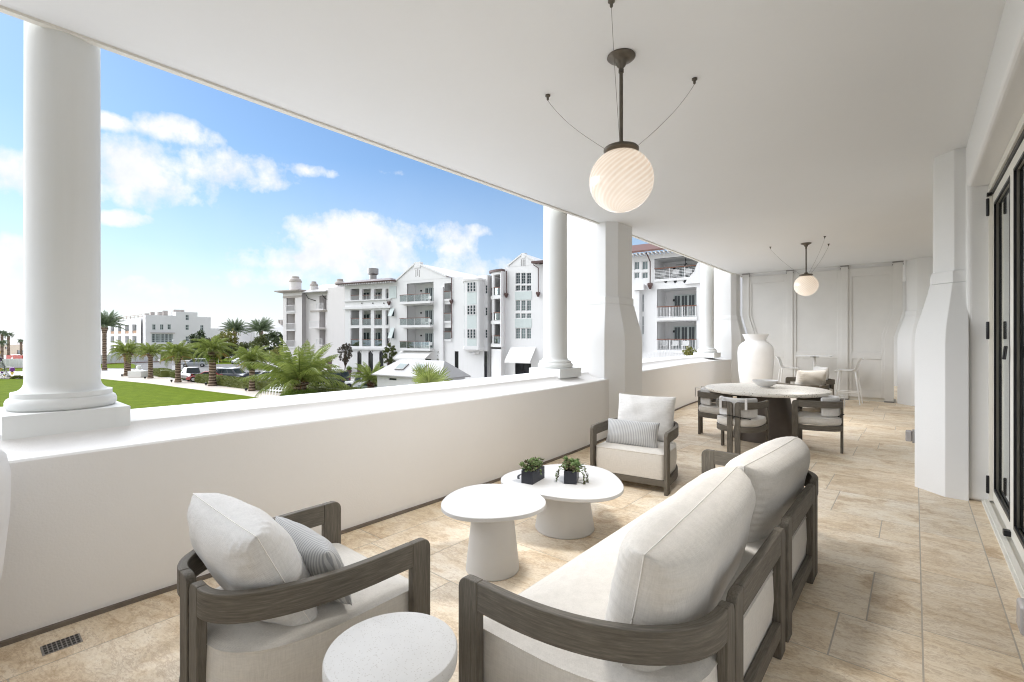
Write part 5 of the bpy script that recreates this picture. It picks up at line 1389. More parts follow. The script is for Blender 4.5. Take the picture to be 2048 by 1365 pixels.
for u_, vt, vb, rr in ((575,551,583,.95),(612,561,590,.62),(664.5,556,577,.78)):
    z0_, z1_ = Z(u_,vb)-1, Z(u_,vt); xx = X(u_)+rr*0; m = MB()
    if rr > .7: m.lathe([(rr,z0_),(rr,z1_-1.0)], xx, 1.6, n=28); 
    else: m.lathe([(rr,z0_),(rr,z1_-.8)], xx, 1.6, n=24)
    ch = m.build('chimney', M['pink_ext'], F.root, smooth=True, angle=40); m = MB(); k = (1.05 if rr > .9 else 1.0) if rr > .7 else .8
    m.lathe([(rr*1.08,z1_-k),(rr*1.10,z1_-k+.15),(rr*.95,z1_-k*.55),(rr*.92,z1_-k*.5),(rr*.82,z1_-.45),(rr*.66,z1_-.4),(rr*.62,z1_-.05)], xx, 1.6, n=28); m.build('chimney_cap', M['beige_trim'], ch, smooth=True, angle=40)
for u_ in (613,646): q = F.m(u_,590); m = MB(); m.tube([(q[0],-.1,q[1]),(q[0]+.1,.3,q[1]-.6),(q[0]+1.3,.75,q[1]-1.0)], .06, 6); m.build('bracket', M['black'], F.root)
A = r(592,590,604,594); box(F, 'trim_band', 'beige_trim', X(566)-.02,-.05,Z(585,596),X(604),-.003,Z(585,592))
A = r(612,618,655,622); box(F, 'trim_band', 'beige_trim', X(613),.73,Z(630,624),X(654),.797,Z(630,620.5))
for u_ in (660,): box(F, 'doorway', 'copper', X(u_)-.6,-.05,0,X(u_)+.4,-.003,2.6)
for u_ in (672,): box(F, 'wall_sign', 'white_plastic', X(u_)-.9,-.06,.5,X(u_)+.6,-.003,2.0)

# B5: right hand building seen through the second bay
F = Fac('right_apartment_block', 'white balconied apartment block with brown roof seen between the two piers', at(1235,48.4), at(1480,41.9))
r = F.r; wm = MB(); X = lambda u: F.m(u,640)[0]; Z = lambda u, v: F.m(u,v)[1]
op = [r(1309,514,1402,556), r(1314,577,1393,634.5), r(1314,643,1393,700.5)]
wn = [r(1268,523,1279,540), r(1283.5,522,1296,540), r(1268,545,1279,557.5), r(1283.5,545,1296,557.5)]
lw_ = [r(1283,588,1288,625), r(1283,632,1288,670)]
zt = Z(1330,507)
wallcells(wm, X(1235), X(1480), 0, zt, op+wn+lw_, .3); body(wm, X(1235), X(1480), zt, 14)
loggia(F, wm, op[0], 3.0, (.30,1.0), .72, .25, 'hbars', .0, 5, True, 1); loggia(F, wm, op[1], 2.6, (.24,1.0), .85, .3, 'bars', .0, 4, False, 2); loggia(F, wm, op[2], 2.6, (.24,1.0), .85, .3, 'bars', .0, 4, True, 3)
wm.build('wall', M['white_ext'], F.root, recalc=False)
for A in wn: window(F.root, *A, nx=2, ny=1, pane='pane2', y=.08)
for A in lw_: window(F.root, *A, nx=1, ny=2, pane='pane2', y=.08)
ev = Z(1320,505); m = MB(); m.ext([(X(1235)-1,-1.1,ev),(X(1235)-1,-1.1,ev+.18),(X(1235)-1,5,ev+2.0),(X(1235)-1,5,ev+1.8)], (X(1480)-X(1235)+1,0,0)); m.build('roof', plain('brown_roof', (.15,.075,.06), .7), F.root)
m = MB()
for i in range(30): x = X(1235)+(X(1480)-X(1235))*i/30; m.box(x,-1.0,ev-.2,x+.12,-.003,ev-.01)
m.build('rafter_tails', M['white_ext'], F.root)
q = F.m(1302,508); e = F.m(1302,571); downpipe(F, [(q[0]-.15,-.9,q[1]),(q[0],-.25,q[1]-.8),(q[0],-.25,e[1])], .055, (q[0],-.22,e[1]))
for u_ in (1331.5,1350.5,1370): q = F.m(u_,563.5); m = MB(); m.lathe([(.14,0),(.14,.03)], n=16, M=Matrix.Translation((q[0],-.001,q[1])) @ Matrix.Rotation(R(90),4,'X')); m.build('porthole', M['black'], F.root)
q = F.m(1392,548); gable(F, 'scroll_parapet', [(q[0]-1.0,q[1]-.9),(X(1402)+.4,q[1]-.9),(X(1402)+.4,q[1]+1.6),(X(1402)-.3,q[1]+.9),(q[0]-.1,q[1]+.2),(q[0]-.6,q[1]-.35)], .2, y0=-.22)
A = r(1272,571,1292,582); box(F, 'door_hood', 'white_ext', A[0], -.7, A[1], A[2], -.003, A[3]); A = r(1272,583,1282,700); box(F, 'pilaster', 'white_ext', A[0], -.5, A[1], A[2], -.003, A[3])
m = MB(); q = F.m(1350,521); fx, fz = q[0], q[1]
m.tube([(fx+.6,1.4,op[0][3]),(fx+.6,1.4,op[0][3]-.55)], .03, 6)
for k in range(4): m.box(-.05,-.06,-.01,.85,.06,.01, Matrix.Translation((fx+.6,1.4,op[0][3]-.58)) @ Matrix.Rotation(R(90*k+20),4,'Z'))
m.build('ceiling_fan', M['black'], F.root)
# picket screen below
A = r(1308,708,1385,716); m = MB()
for i in range(26): x = A[0]+(A[2]-A[0])*i/26; m.box(x,-2.2,A[1]-1.2,x+.07,-2.15,A[3]+.3*math.sin(i/26*3.14))
m.box(A[0],-2.14,A[1]-1.2,A[2],-2.1,A[1]-.3); m.build('picket_screen', M['white_ext'], F.root)

# far building at left
F = Fac('stepped_white_building', 'long white building with stepped parapets and a wing still under construction', at(291,142), at(446,158))
r = F.r; wm = MB(); X = lambda u: F.m(u,650)[0]; Z = lambda u, v: F.m(u,v)[1]
sw_ = [r(304.5,649,311.5,660), r(320,649,327,660), r(335,649,342,659.5), r(371,630,378,641), r(371,650,378,660.5), r(371,673,378,683.5), r(400.5,650.5,407,661)]
gw = r(303,668,346,685.5)
wallcells(wm, X(291), X(352), 0, Z(320,631), [h for h in sw_ if h[2] < X(352)]+[gw], .3)
wallcells(wm, X(352), X(395), 0, Z(372,624.5), [h for h in sw_ if X(352) < h[0] < X(395)], .3); wallcells(wm, X(395), X(421.5), 0, Z(408,634.5), [h for h in sw_ if h[0] > X(395)], .3); wallcells(wm, X(421.5), X(446), 0, Z(435,657.5), [], .3)
for (p, q_, z) in ((291,352,Z(320,631)),(352,395,Z(372,624.5)),(395,421.5,Z(408,634.5)),(421.5,446,Z(435,657.5))): body(wm, X(p), X(q_), z, 5)
wm.build('wall', M['white_ext'], F.root, recalc=False)
for A in sw_: window(F.root, *A, nx=2, ny=2, fm='teal', fw=.12, mw=.12)
for k in range(5):
    x0 = gw[0]+(gw[2]-gw[0])*k/5; x1 = gw[0]+(gw[2]-gw[0])*(k+1)/5; window(F.root, x0+.03, gw[1], x1-.03, gw[3], nx=3, ny=4, fm='teal', fw=.12, mw=.09)
box(F, 'canopy', 'beige_trim', gw[0]-.4, -.6, gw[3]+.1, gw[2]+.4, -.003, gw[3]+.35)
for u_, w_, v in ((300,8,626.5),(313,8,623.5),(327,8,623.5),(341,9,620.5),(360,12,619),(373,8,619)):
    box(F, 'chimney', 'beige_trim', X(u_-w_/2), 3+u_ % 3, Z(u_,631)-.5, X(u_+w_/2), 4.4+u_ % 3, Z(u_,v))
F2 = Fac('construction_wing', 'white wing with column grid and brown bracing at left of the stepped building', (-262,37.5), (-178,37.5))
r = F2.r; X = lambda u: F2.m(u,650)[0]; Z = lambda u, v: F2.m(u,v)[1]; wm = MB(); hs = []
for u0_, u1_ in ((158,164),(172,178),(186,192),(204,209),(221,228),(236,242.5),(250,257.5),(264.5,273),(280,289)):
    for (va, vb_) in ((648,667),(672,686.5),(693,708)):
        k = (u0_-289)/139*1.0; f = 1+(289-u0_)*-.0006; mid = 679; hs.append(r(u0_, mid+(va-mid)*(1-(289-u0_)*.0016), u1_, mid+(vb_-mid)*(1-(289-u0_)*.0016)))
zt = Z(285,636); hs = [h for h in hs if h[2] < F2.L-.3]; wallcells(wm, X(150), F2.L, 0, zt, hs, .9); body(wm, X(150), F2.L, zt, 18, .9)
wm.build('wall', M['white_ext'], F2.root, recalc=False)
for h in hs: window(F2.root, *h, y=.8, nx=2, ny=1, fw=.08, fm='teal'); 
m = MB()
for h in hs[::3]: m.box(h[0],.1,h[1],h[2],.16,h[1]+.9)
m.build('bracing', plain('plywood', (.40,.26,.17), .8), F2.root)
m = MB()
for i in range(24): x = X(150)+(F2.L-X(150))*i/24; m.box(x,.2,zt+.002,x+.12,.32,zt+1.0)
m.box(X(150),.2,zt+1.0,F2.L,.3,zt+1.1); m.box(X(150),.33,zt+.5,F2.L,.4,zt+.6); m.build('roof_scaffold', plain('primer_brown', (.45,.33,.28), .8), F2.root)

# far pale houses between the stepped building and the tower
for (u0_, u1_, d_, vt, vp, lab) in ((424,470,210,660,650,'low pale house with a pierced parapet behind the left tall palm'),(468,520,215,667,654,'pale house with sloping white roof between the two tall palms'),(516,566,200,655,645,'far white house with chimneys left of the beige tower')):
    F = Fac('distant_house', lab, at(u0_,d_), at(u1_,d_-6), group='distant white houses'); X = lambda u: F.m(u,670)[0]; Z = lambda v: F.m((u0_+u1_)/2,v)[1]; r = F.r
    hs = [r(u0_+6+k*11, 672, u0_+12+k*11, 682) for k in range(3)]+[r(u0_+6+k*11, 694, u0_+12+k*11, 704) for k in range(3)]
    wm = MB(); wallcells(wm, X(u0_), X(u1_), 0, Z(vt), hs, .3); body(wm, X(u0_), X(u1_), Z(vt), 15); wm.build('wall', M['white_ext'], F.root, recalc=False)
    for h in hs: window(F.root, *h, fm='teal', fw=.12, mw=.1, nx=2, ny=2)
    um = (u0_+u1_)/2; gable(F, 'roof', [(X(u0_)+1,Z(vt)+.002),(X(u1_)-1,Z(vt)+.002),(X(u1_)-4,Z(vp)),(X(um+6),Z(vp))] if u0_ != 424 else [(X(u0_)+2,Z(vt)+.002),(X(u1_)-2,Z(vt)+.002),(X(u1_)-2,Z(652)),(X(u0_)+2,Z(652))], 12, 'awning', .5)
    if u0_ == 516:
        for u_ in (553,557): box(F, 'chimney', 'beige_trim', X(u_)-.4, 1, Z(vt), X(u_)+.4, 2, Z(640))
F = Fac('distant_house', 'sand coloured building site house with a dark opening at far left', at(-40,190), at(60,175), group='distant white houses')
X = lambda u: F.m(u,690)[0]; r = F.r; wm = MB(); hs = [r(34,701,47,709), r(10,694,14,699)]; zt = F.m(20,690)[1]
wallcells(wm, X(-40), X(60), 0, zt, hs, .4); body(wm, X(-40), X(60), zt, 15); wm.quad((X(-40),.41,0),(X(60),.41,0),(X(60),.41,zt),(X(-40),.41,zt)); wm.build('wall', plain('sand_wall', (.55,.47,.38), .9), F.root, recalc=False)
for h in hs: window(F.root, *h, y=.1, nx=1, ny=1, pane='shop', fm='beige_trim')
gable(F, 'roof', [(X(28),zt+.002),(X(52),zt+.002),(X(48),F.m(40,682)[1]),(X(33),F.m(40,682)[1])], 8, 'pink_ext', .5)

# cottage with grey hip roof
F = Fac('cottage', 'small white cottage with grey hipped roof and two skylights behind the parapet', (-41.2,27.5), (-31.8,28.4))
X = lambda u: F.m(u,740)[0]; Z = lambda u, v: F.m(u,v)[1]; L0, L1 = 0.0, F.L; ze_ = Z(800,751.5); zr_ = ze_+1.45
wm = MB(); hw1 = F.r(778,757,793,761); wallcells(wm, L0+.4, L1-.4, 0, ze_, [hw1], .15); body(wm, L0+.4, L1-.4, ze_, 3.2); wm.build('wall', M['white_ext'], F.root, recalc=False); window(F.root, *hw1, y=.08, nx=2, ny=1, fm='black', fw=.04)
m = MB(); dpt = 3.6; ra, rb_ = 1.7, L1-1.7
b_ = [(L0,-.4,ze_),(L1,-.4,ze_),(L1,dpt,ze_),(L0,dpt,ze_)]
m.add([(*p[:2], ze_-.1) for p in b_]+b_+[(ra,dpt/2,zr_),(rb_,dpt/2,zr_)], [(0,1,2,3),(0,1,5,4),(1,2,6,5),(2,3,7,6),(3,0,4,7),(4,5,9,8),(6,7,8,9),(5,6,9),(7,4,8)]); rf = m.build('roof', M['roofgrey'], F.root)
sl = math.atan2(zr_-ze_, dpt/2+.4)
for xs_, xe_ in ((2.5,3.5),(5.0,6.0)):
    k = MB(); Mt = Matrix.Translation((xs_, .35, ze_+(.75)*math.tan(sl)+.02)) @ Matrix.Rotation(sl,4,'X'); k.box(0,0,0,xe_-xs_+.2,.95,.1,Mt); sk = k.build('skylight', M['metal'], rf); k = MB(); k.box(.08,.08,.101,xe_-xs_+.12,.87,.11,Mt); k.build('pane', plain('skylight_pane', (.16,.20,.19), .5), sk)
m = MB()
for i in range(34): x = L0+.8+(L1-L0-1.6)*i/33; z_top_ = 1; m.box(x-.012,-.38,ze_+.012,x+.012,-.36,ze_+.03)
m.build('roof_seams', M['metal'], rf)
m = MB()
for j in range(9): z = ze_-.25-j*.25; m.box(L0+.38,-.012,z,L1-.38,-.002,z+.02)
m.build('clapboard_lines', M['pink_ext'], F.root)

# fences
def fence(P, Q, h, label, n=14):
    P, Q = Vector(P), Vector(Q); root = thing('screen_fence', label, 'fence', (P.x, P.y, GZ), math.atan2((Q-P).y, (Q-P).x), 'white construction fences'); L = (Q-P).length
    m = MB(); path = [(L*k/90, .08*math.sin(k*.9)) for k in range(91)]; m.band(path, .1, h, .03); m.build('screen_cloth', M['fence_cloth'], root, smooth=True)
    for k in range(n+1): m = MB(); m.tube([(L*k/n,.15,0),(L*k/n,.15,h+.05)], .04, 6); m.build('post', M['metal'], root)
    m = MB(); m.box(0,-.3,.0,L,.3,.12); m.build('kerb', plain('kerb_red', (.30,.13,.09), .9), root)
fence(gp(150,732), gp(222,728), 2.2, 'white cloth construction fence behind the leaning tall palm', 8)
fence(gp(222.5,728), gp(316,724), 2.8, 'white construction fence in front of the stepped building', 10)
fence(gp(-60,739), gp(46,737), 2.0, 'white cloth fence at far left beyond the near column', 8)
m = MB(); x0, y0 = at(14,130); x1, y1 = at(46,127); m.band([(x0,y0),(x1,y1)], GZ+.6, GZ+1.3+.4, .3); tag(m.build('red_barrier', plain('red_plastic', (.45,.06,.04), .5)), 'red barrier along the far left building site', 'barrier')

# promenade furniture
def slat_planter(u, vb, label):
    x, y = gp(u, vb); root = thing('slatted_planter', label, 'planter box', (x, y, GZ), YAW)
    m = MB(); m.box(-1.0,-.9,.02,1.0,.9,1.02); m.build('core', M['white_ext'], root)
    for k in range(7): m = MB(); z = .06+k*.14; m.box(-1.04,-.94,z,1.04,-.903,z+.11); m.box(1.003,-.94,z,1.04,.94,z+.11); m.build('slat', M['white_plastic'], root)
    m = MB(); m.lathe([(.95,1.02),(.9,1.06),(.55,1.14),(.4,1.3),(.22,1.32),(.2,1.36),(.34,1.4),(.34,1.8),(.3,1.85)], n=24); m.build('lid', M['white_plastic'], root, smooth=True, angle=40)
slat_planter(278, 755, 'white slatted box with a domed white lid beside the thick date palm')
gi = 0
for u, v in ((244,753.5),(290,758.5),(343,765),(412,771.5),(492,783)):
    gi += 1; x, y = gp(u, v); root = thing('ground_spotlight', 'small black spotlight on the pale path, '+('leftmost, before the thick palm','next to the slatted box','left of the palm before the pickup','beside the tallest fern-ball palm','beside the palm nearest the bench')[gi-1], 'garden light', (x, y, GZ), 0, 'small black ground spotlights')
    m = MB(); m.lathe([(.05,0),(.05,.12)], n=8); m.build('stake', M['black'], root); m = MB(); m.lathe([(.12,.10),(.15,.36),(.13,.37)], n=12); m.build('head', M['black'], root)
x, y = gp(548, 789); root = thing('wire_bench', 'white looped metal bench beside the hedge', 'bench', (x, y, GZ), R(8))
for k in range(6):
    m = MB(); xx = -1.35+k*.54; m.tube([(xx-.22,-.5,0),(xx-.22,-.45,.42),(xx-.22,.15,.45),(xx-.22,.45,.95),(xx,.55,1.05),(xx+.22,.45,.95),(xx+.22,.15,.45),(xx+.22,-.45,.42),(xx+.22,-.5,0)], .035, 6); m.build('hoop', M['white_plastic'], root, smooth=True)
for yy, zz in ((-.3,.43),(-.1,.45),(.1,.46),(.3,.7)): m = MB(); m.tube([(-1.6,yy,zz),(1.6,yy,zz)], .025, 6); m.build('seat_bar', M['white_plastic'], root)
# signs
def sign(u, vb, d, parts, label, nm='road_sign', H_=2.6):
    x, y = at(u, d); root = thing(nm, label, 'sign', (x, y, GZ), YAW); m = MB(); m.tube([(0,0,0),(0,0,H_)], .04, 6); m.build('post', M['metal'], root)
    for f in parts: f(root)
def board(mat, pts, z, name): return lambda root: MB().ext([(a, -.07, z+b) for a, b in pts], (0,.03,0)).build(name, mat, root)
yel = plain('yellow_sign', (.75,.70,.06), .5); grn = plain('green_sign', (.02,.25,.20), .5)
sign(256, 0, 104, [board(yel, [(-.45,-.45),(.45,-.45),(.45,.45),(-.45,.45)], 2.7, 'sign_board'), board(yel, [(-.3,-.22),(.3,-.22),(.3,.1),(-.3,.1)], 2.0, 'sign_board')], 'yellow crossing sign on a post behind the thick date palm', H_=3.1)
sign(271, 0, 95, [board(M['metal'], [(.42*math.cos(R(22.5+45*k)), .42*math.sin(R(22.5+45*k))) for k in range(8)], 2.75, 'sign_board'), board(grn, [(-.85,-.1),(.75,-.1),(.75,.1),(-.85,.1)], 3.35, 'name_board')], 'grey octagonal sign back with a green street name board on top', H_=3.5)
for u, d, h, lab in ((334,84,2.6,'thin grey bollard post left of the a-frame board'),(364,84,2.6,'thin grey bollard post right of the a-frame board'),(437,118,6.8,'white lamp post beyond the fern-ball palm'),(346,118,5.6,'white sign pole beside the far hedge'),(508,150,9.5,'distant grey street lamp between the tall palms')):
    x, y = at(u, d); root = thing('post', lab, 'post', (x, y, GZ), 0); m = MB(); m.tube([(0,0,0),(0,0,h)], .07 if h > 4 else .05, 8); m.build('pole', M['white_plastic'] if 'white' in lab else M['metal'], root); m = MB(); m.lathe([(.02,h),(.16,h+.03),(.12,h+.3),(.02,h+.36)], n=10); m.build('cap', M['white_plastic'] if 'white' in lab else M['metal'], root)
for u, d, lab in ((349,86,'white a-frame board left of the palm before the pickup'),(361.5,88,'second white board by the road near the silver SUV')):
    x, y = at(u, d); root = thing('a_frame_board', lab, 'sign', (x, y, GZ), YAW); m = MB(); m.ext([(-.45,-.25,0),(.45,-.25,0),(.4,0,1.25),(-.4,0,1.25)], (0,.03,0)); m.build('board', M['white_plastic'], root); m = MB(); m.ext([(-.45,.25,0),(.45,.25,0),(.4,.04,1.25),(-.4,.04,1.25)], (0,.03,0)); m.build('board', M['white_plastic'], root)
x, y = gp(712, 768); 
def pot(u, vb, label):
    x, y = gp(u, vb); root = thing('potted_shrub', label, 'plant', (x, y, GZ), 0, 'potted shrubs by the arches'); m = MB(); m.lathe([(.25,0),(.42,1.2),(.46,1.22),(.44,1.25),(.36,1.2)], n=16); m.build('pot', plain('clay_brown', (.11,.07,.06), .6), root, smooth=True, angle=40)
    rng = random.Random(int(u)); m = MB()
    for k in range(500):
        d = Vector((rng.gauss(0,1), rng.gauss(0,1), rng.gauss(0,1))).normalized(); p0 = Vector((0,0,1.5))+d*.45*rng.uniform(.4,1); a_ = Vector((rng.gauss(0,1), rng.gauss(0,1), rng.gauss(0,1))).normalized()*.09; b_ = a_.cross(d).normalized()*.04; m.add([p0-a_,p0-b_,p0+a_,p0+b_],[(0,1,2,3)])
    m.build('foliage', M['fern'], root, recalc=False)
pot(698, 757, 'tall brown pot with a green shrub left of the first arch'); pot(721, 757, 'tall brown pot with a shrub at the first arch door'); pot(742, 757, 'tall brown pot with a shrub beside the second arch')
# far hedge band and ground cover near buildings
hedge([gp(330,722), gp(395,718.5)], 3, 2.3, 'dark clipped hedge behind the road at the pine', 9, 2500)
hedge([at(935,52), at(1030,50)], 1.5, 1.0, 'yellow-green low planting under the bay window house', 10, 2500)

# people
M['skin'] = plain('skin', (.50,.32,.24), .6); M['cloth_d'] = plain('dark_clothes', (.04,.05,.07), .9); M['cloth_r'] = plain('rust_clothes', (.30,.10,.07), .9); M['hair'] = plain('brown_hair', (.06,.035,.02), .8)
def skinned(name, verts, edges, radii, mat, parent, root=0):
    me = bpy.data.meshes.new(name); me.from_pydata(verts, edges, []); o = bpy.data.objects.new(name, me); COL.objects.link(o); o.parent = parent
    sk = o.modifiers.new('Skin', 'SKIN'); ly = me.skin_vertices if len(me.skin_vertices) else None
    bm = bmesh.new(); bm.from_mesh(me); L = bm.verts.layers.skin.verify(); bm.verts.ensure_lookup_table()
    for i, v_ in enumerate(bm.verts): v_[L].radius = (radii[i], radii[i]); v_[L].use_root = i == root
    bm.to_mesh(me); bm.free(); o.modifiers.new('Sub', 'SUBSURF').levels = 1; me.materials.append(mat); sk.use_smooth_shade = True; return o
def person(x, y, rz, label, pose, top, legs):
    root = thing('person', label, 'person', (x, y, GZ), rz)
    if pose == 'walk':
        V = [(0,0,.95),(0,0,1.15),(0,0,1.40),(0,0,1.52),(0,0,1.62),(.02,0,1.74),(0,.18,1.42),(-.05,.26,1.15),(.1,.25,.92),(0,-.18,1.42),(.05,-.26,1.15),(.2,-.24,.95),(0,.1,.9),(.15,.1,.5),(.08,.1,.08),(.22,.1,.03),(0,-.1,.9),(-.08,-.1,.5),(-.3,-.1,.10),(-.17,-.1,.03)]
    else:
        V = [(-.15,0,.95),(-.05,0,1.12),(.12,0,1.32),(.16,0,1.42),(.19,0,1.50),(.24,0,1.62),(.12,.18,1.33),(.3,.2,1.12),(.5,.18,1.08),(.12,-.18,1.33),(.3,-.2,1.12),(.5,-.18,1.08),(-.12,.1,.9),(.22,.1,.72),(.08,.1,.28),(.2,.1,.24),(-.12,-.1,.9),(.2,-.1,.9),(.2,-.1,.48),(.32,-.1,.45)]
    E_ = [(0,1),(1,2),(2,3),(3,4),(4,5),(2,6),(6,7),(7,8),(2,9),(9,10),(10,11),(0,12),(12,13),(13,14),(14,15),(0,16),(16,17),(17,18),(18,19)]
    rr = [.15,.14,.16,.07,.085,.09,.07,.05,.035,.07,.05,.035,.10,.075,.05,.045,.10,.075,.05,.045]
    skinned('body', V, E_, rr, M['skin'], root)
    skinned('shirt', [V[0],V[1],V[2],V[6],V[7],V[9],V[10]], [(0,1),(1,2),(2,3),(3,4),(2,5),(5,6)], [.165,.16,.18,.085,.06,.085,.06], top, root)
    skinned('trousers', [V[0],V[12],V[13],V[14],V[16],V[17],V[18]], [(0,1),(1,2),(2,3),(0,4),(4,5),(5,6)], [.165,.12,.09,.07,.12,.09,.07], legs, root)
    h = Vector(V[5]); m = MB(); m.lathe([(.02,.13),(.09,.11),(.115,.04),(.11,-.02),(.10,-.06)], n=14, M=Matrix.Translation(h)); m.build('hair', M['hair'], root, smooth=True)
    return root
x, y = gp(258, 744); person(x, y, R(185), 'person in rust and dark clothes riding a bicycle on the promenade', 'ride', M['cloth_r'], M['cloth_d'])
bk = thing('bicycle', 'dark bicycle under the rider on the promenade', 'bicycle', (x, y, GZ), R(185))
for xx in (-.5,.58):
    m = MB(); m.tube([(xx+.33*math.cos(R(k*20)),0,.34+.33*math.sin(R(k*20))) for k in range(19)], .022, 6, False); m.build('wheel', M['black'], bk)
m = MB(); m.tube([(-.5,0,.34),(-.15,0,.85),(.45,0,.85),(.1,0,.32),(-.15,0,.85)], .022, 6); m.tube([(.1,0,.32),(-.5,0,.34)], .02, 6); m.tube([(.45,-.0,1.02),(.58,0,.34)], .022, 6); m.tube([(.45,-.25,1.05),(.45,.25,1.05)], .018, 6); m.build('frame', M['black'], bk)
x, y = gp(490, 736); person(x, y, R(40), 'person in rust-coloured top walking beside the road near the oaks', 'walk', M['cloth_r'], M['cloth_r'])
# festive decorations far left
x, y = gp(-3, 758); root = thing('festive_tree', 'small conical tree dressed with purple and gold ornaments at left edge', 'decorated tree', (x, y, GZ), 0)
rng = random.Random(8); m = MB()
for k in range(3000):
    z = rng.random()**1.3; a_ = rng.uniform(0,6.28); r_ = 1.25*(1-z)*rng.uniform(.8,1.05); p0 = Vector((r_*math.cos(a_), r_*math.sin(a_), .1+z*3.6)); d = Vector((math.cos(a_), math.sin(a_), rng.uniform(-.4,.3)))*.22; s_ = Vector((-math.sin(a_), math.cos(a_), rng.uniform(-.3,.3)))*.05; m.add([p0-s_,p0+s_,p0+d],[(0,1,2)])
m.build('branches', M['pine'], root, recalc=False)
pur = plain('purple_foil', (.14,.02,.19), .35); gol = plain('gold_foil', (.65,.48,.10), .35); wht = M['white_plastic']
for k in range(26):
    z = rng.random()*.9; a_ = rng.uniform(0,6.28); r_ = 1.28*(1-z); m = MB(); m.lathe([(.01,-.14),(.1,-.1),(.14,0),(.1,.1),(.01,.14)], n=10, M=Matrix.Translation((r_*math.cos(a_), r_*math.sin(a_), .15+z*3.6))); m.build('ornament', (pur, gol, wht)[k % 3], root, smooth=True)
m = MB(); m.lathe([(.02,3.6),(.2,3.8),(.25,4.05),(.12,4.3),(.02,4.35)], n=12); m.build('ornament', gol, root, smooth=True)
x, y = gp(17, 752); root = thing('ribbon_stand', 'curved white pole with a hanging purple and gold streamer', 'decoration', (x, y, GZ), YAW)
m = MB(); m.tube([(0,0,0),(-.25,0,.5),(-.5,0,1.05),(-.5,0,1.3),(-.3,0,1.45),(.2,0,1.45),(.55,0,1.42)], .04, 8); m.build('pole', M['white_plastic'], root, smooth=True)
m = MB(); m.lathe([(.05,.62),(.28,.75),(.36,1.05),(.25,1.32),(.06,1.4)], .6, 0, n=14); m.build('streamer', pur, root, smooth=True); m = MB(); m.lathe([(.03,.1),(.16,.35),(.27,.62)], .6, 0, n=12); m.build('streamer', gol, root, smooth=True)
x, y = gp(35, 758); m = MB(); rng = random.Random(3)
for k in range(900):
    d = Vector((rng.gauss(0,1), rng.gauss(0,1), abs(rng.gauss(0,1)))).normalized(); p0 = Vector((d.x*.75, d.y*.75, d.z*.45))*rng.uniform(.6,1); a_ = Vector((rng.gauss(0,1), rng.gauss(0,1), rng.gauss(0,1))).normalized()*.1; m.add([p0-a_, p0+a_, p0+d*.15],[(0,1,2)])
tag(m.build('low_shrub', M['hedge'], None, recalc=False, loc=(x, y, GZ)), 'low dark green and yellow shrub on the lawn edge left of the near column', 'shrub')
# ============================================================ WORLD, LIGHT, CAMERA
def px_dir(u, v):
    t = (u-1024)/FOC; x, y, z = -sA+t*cA, cA+t*sA, (V0-v)/FOC
    L = math.hypot(x, y); return math.atan2(x, y), math.atan2(z, L)
SUN_EL, SUN_AZ = 42, -108       # azimuth measured from +Y clockwise (towards +X)
w = bpy.data.worlds.new('World'); S.world = w; w.use_nodes = True
T = NT.__new__(NT); T.t = w.node_tree; bg = T.t.nodes['Background']
sky = T.n('ShaderNodeTexSky', sky_type='NISHITA', sun_disc=False)
sky.sun_elevation = R(SUN_EL); sky.sun_rotation = R(SUN_AZ); sky.air_density = 1.0; sky.dust_density = .6; sky.ozone_density = 1.6; sky.altitude = 0
tc = T.n('ShaderNodeTexCoord'); sp = T.n('ShaderNodeSeparateXYZ'); T.l(tc.outputs['Generated'], sp.inputs[0])
az = T.math('ARCTAN2', sp.outputs[0], sp.outputs[1]); el = T.math('ARCSINE', sp.outputs[2])
n1 = T.n('ShaderNodeTexNoise'); n1.inputs['Scale'].default_value = 9; n1.inputs['Detail'].default_value = 9; n1.inputs['Roughness'].default_value = .6
T.l(tc.outputs['Generated'], n1.inputs['Vector'])
nf = T.math('SUBTRACT', n1.outputs['Fac'], .5)
n2 = T.noise(tc.outputs['Generated'], 26, 8, .6); nf2 = T.math('SUBTRACT', n2, .5)
blobs = [(300,350,150,66,1),(440,348,140,52,1),(365,265,85,30,1),(470,330,60,35,.9),(520,365,60,22,.8),(215,243,60,18,.8),(245,437,55,17,.9),(625,343,50,13,.8),(120,360,120,55,1),
         (700,478,120,50,1),(830,485,120,46,1),(905,492,70,34,.9),(968,462,45,16,.9),(620,520,90,22,.8),(790,530,230,44,.8),(560,520,110,26,.75),(5,515,70,42,.95),(-40,575,160,60,.85),(250,580,120,28,.5),(560,555,120,22,.6),(780,345,30,8,.5)]
acc = None
for (u, v, hw_, hh, wt) in blobs:
    a0, e0 = px_dir(u, v); a1, _ = px_dir(u+hw_, v); _, e1 = px_dir(u, v-hh)
    dx = T.math('DIVIDE', T.math('SUBTRACT', az, a0), abs(a1-a0)*1.15); dy = T.math('DIVIDE', T.math('SUBTRACT', el, e0), abs(e1-e0)*1.15)
    d2 = T.math('ADD', T.math('MULTIPLY', dx, dx), T.math('MULTIPLY', dy, dy))
    b = T.math('MULTIPLY', T.math('SUBTRACT', 1.0, d2), wt)
    acc = b if acc is None else T.math('SMOOTH_MAX', acc, b, .35)
val = T.math('ADD', acc, T.math('ADD', T.math('MULTIPLY', nf, 3.4), T.math('MULTIPLY', nf2, 1.6)))
mask = T.ramp(val, [(.18, (0,)*3), (.55, (.5,)*3), (.95, (1,)*3)])
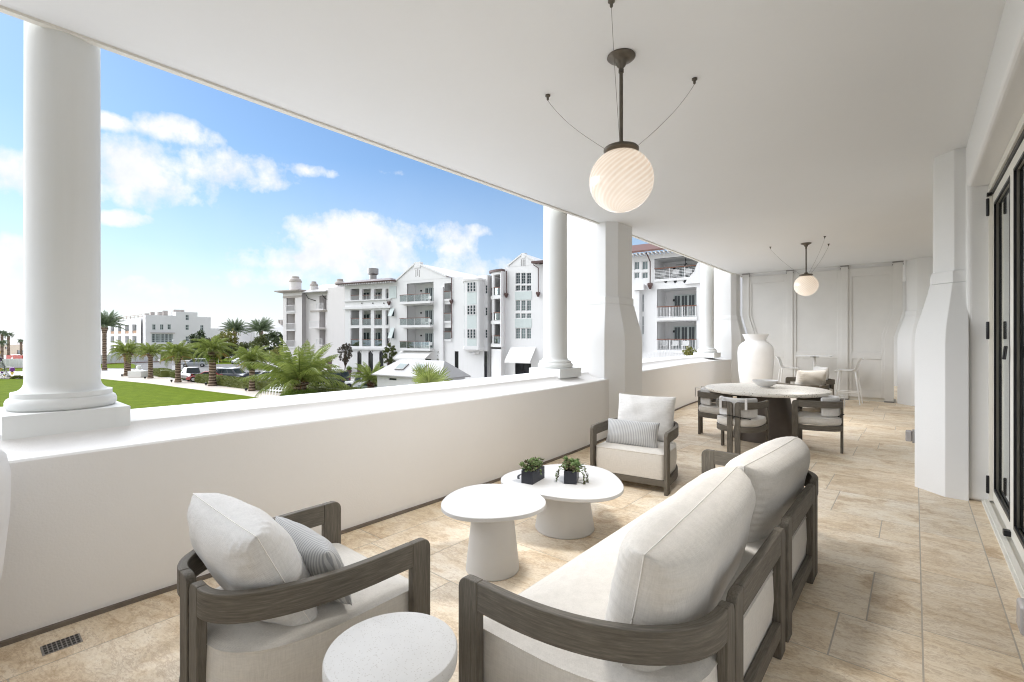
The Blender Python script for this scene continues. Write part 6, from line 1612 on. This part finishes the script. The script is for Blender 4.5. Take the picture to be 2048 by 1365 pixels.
# unseen sky behind and above: white cloud added to make the light neutral
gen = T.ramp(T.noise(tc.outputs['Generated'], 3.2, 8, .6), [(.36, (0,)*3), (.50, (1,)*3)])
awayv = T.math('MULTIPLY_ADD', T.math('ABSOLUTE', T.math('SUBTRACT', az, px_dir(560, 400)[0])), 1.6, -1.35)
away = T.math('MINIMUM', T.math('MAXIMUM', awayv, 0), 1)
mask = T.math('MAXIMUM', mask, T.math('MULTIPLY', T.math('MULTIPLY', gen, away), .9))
# thin white veil near the horizon
veil = T.ramp(el, [(0, (1,)*3), (.05, (.72,)*3), (.16, (.27,)*3), (.34, (.05,)*3), (.6, (0,)*3)])
veil = T.math('MULTIPLY', veil, T.math('MULTIPLY_ADD', nf, .6, 1.0))
skyc = T.mix(1, sky.outputs[0], (.92,1.18,1.36), 'MULTIPLY')
CB = 9.6
cshade = T.ramp(T.noise(tc.outputs['Generated'], 14, 6, .6), [(.3, (CB*.80, CB*.84, CB*.90)), (.62, (CB, CB, CB*1.01))])
cc = T.mix(T.math('MINIMUM', T.math('MAXIMUM', veil, 0), 1), skyc, (CB*.95, CB*.965, CB*.99))
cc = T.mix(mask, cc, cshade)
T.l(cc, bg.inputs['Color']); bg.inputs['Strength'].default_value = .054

sd = bpy.data.lights.new('Sun', 'SUN'); sd.energy = 3.3; sd.angle = R(85); sd.color = (.985,.99,1)
so = bpy.data.objects.new('Sun', sd); COL.objects.link(so)
a = R(SUN_AZ); dirv = Vector((math.sin(a)*math.cos(R(SUN_EL)), math.cos(a)*math.cos(R(SUN_EL)), math.sin(R(SUN_EL))))
so.rotation_euler = (-dirv).to_track_quat('-Z', 'Y').to_euler(); so.location = (0,0,30)

cam = bpy.data.cameras.new('Camera'); co = bpy.data.objects.new('Camera', cam); COL.objects.link(co)
cam.sensor_width = 36; cam.lens = FOC/2048*36; cam.clip_start = .05; cam.clip_end = 20000
cam.shift_y = -3.5/2048
co.location = (0, 0, EYE); co.rotation_euler = (R(90), 0, YAW)
S.camera = co
S.view_settings.view_transform = 'Standard'; S.view_settings.look = 'None'; S.view_settings.gamma = 1; S.view_settings.exposure = 1.09
S.render.engine = 'CYCLES'
cy = S.cycles; cy.filter_width = 1.1; cy.use_denoising = True; cy.max_bounces = 10; cy.diffuse_bounces = 6; cy.glossy_bounces = 4; cy.transmission_bounces = 6; cy.transparent_max_bounces = 16
cy.sample_clamp_indirect = 6; cy.caustics_reflective = False; cy.caustics_refractive = False; cy.use_adaptive_sampling = True; cy.adaptive_threshold = .025
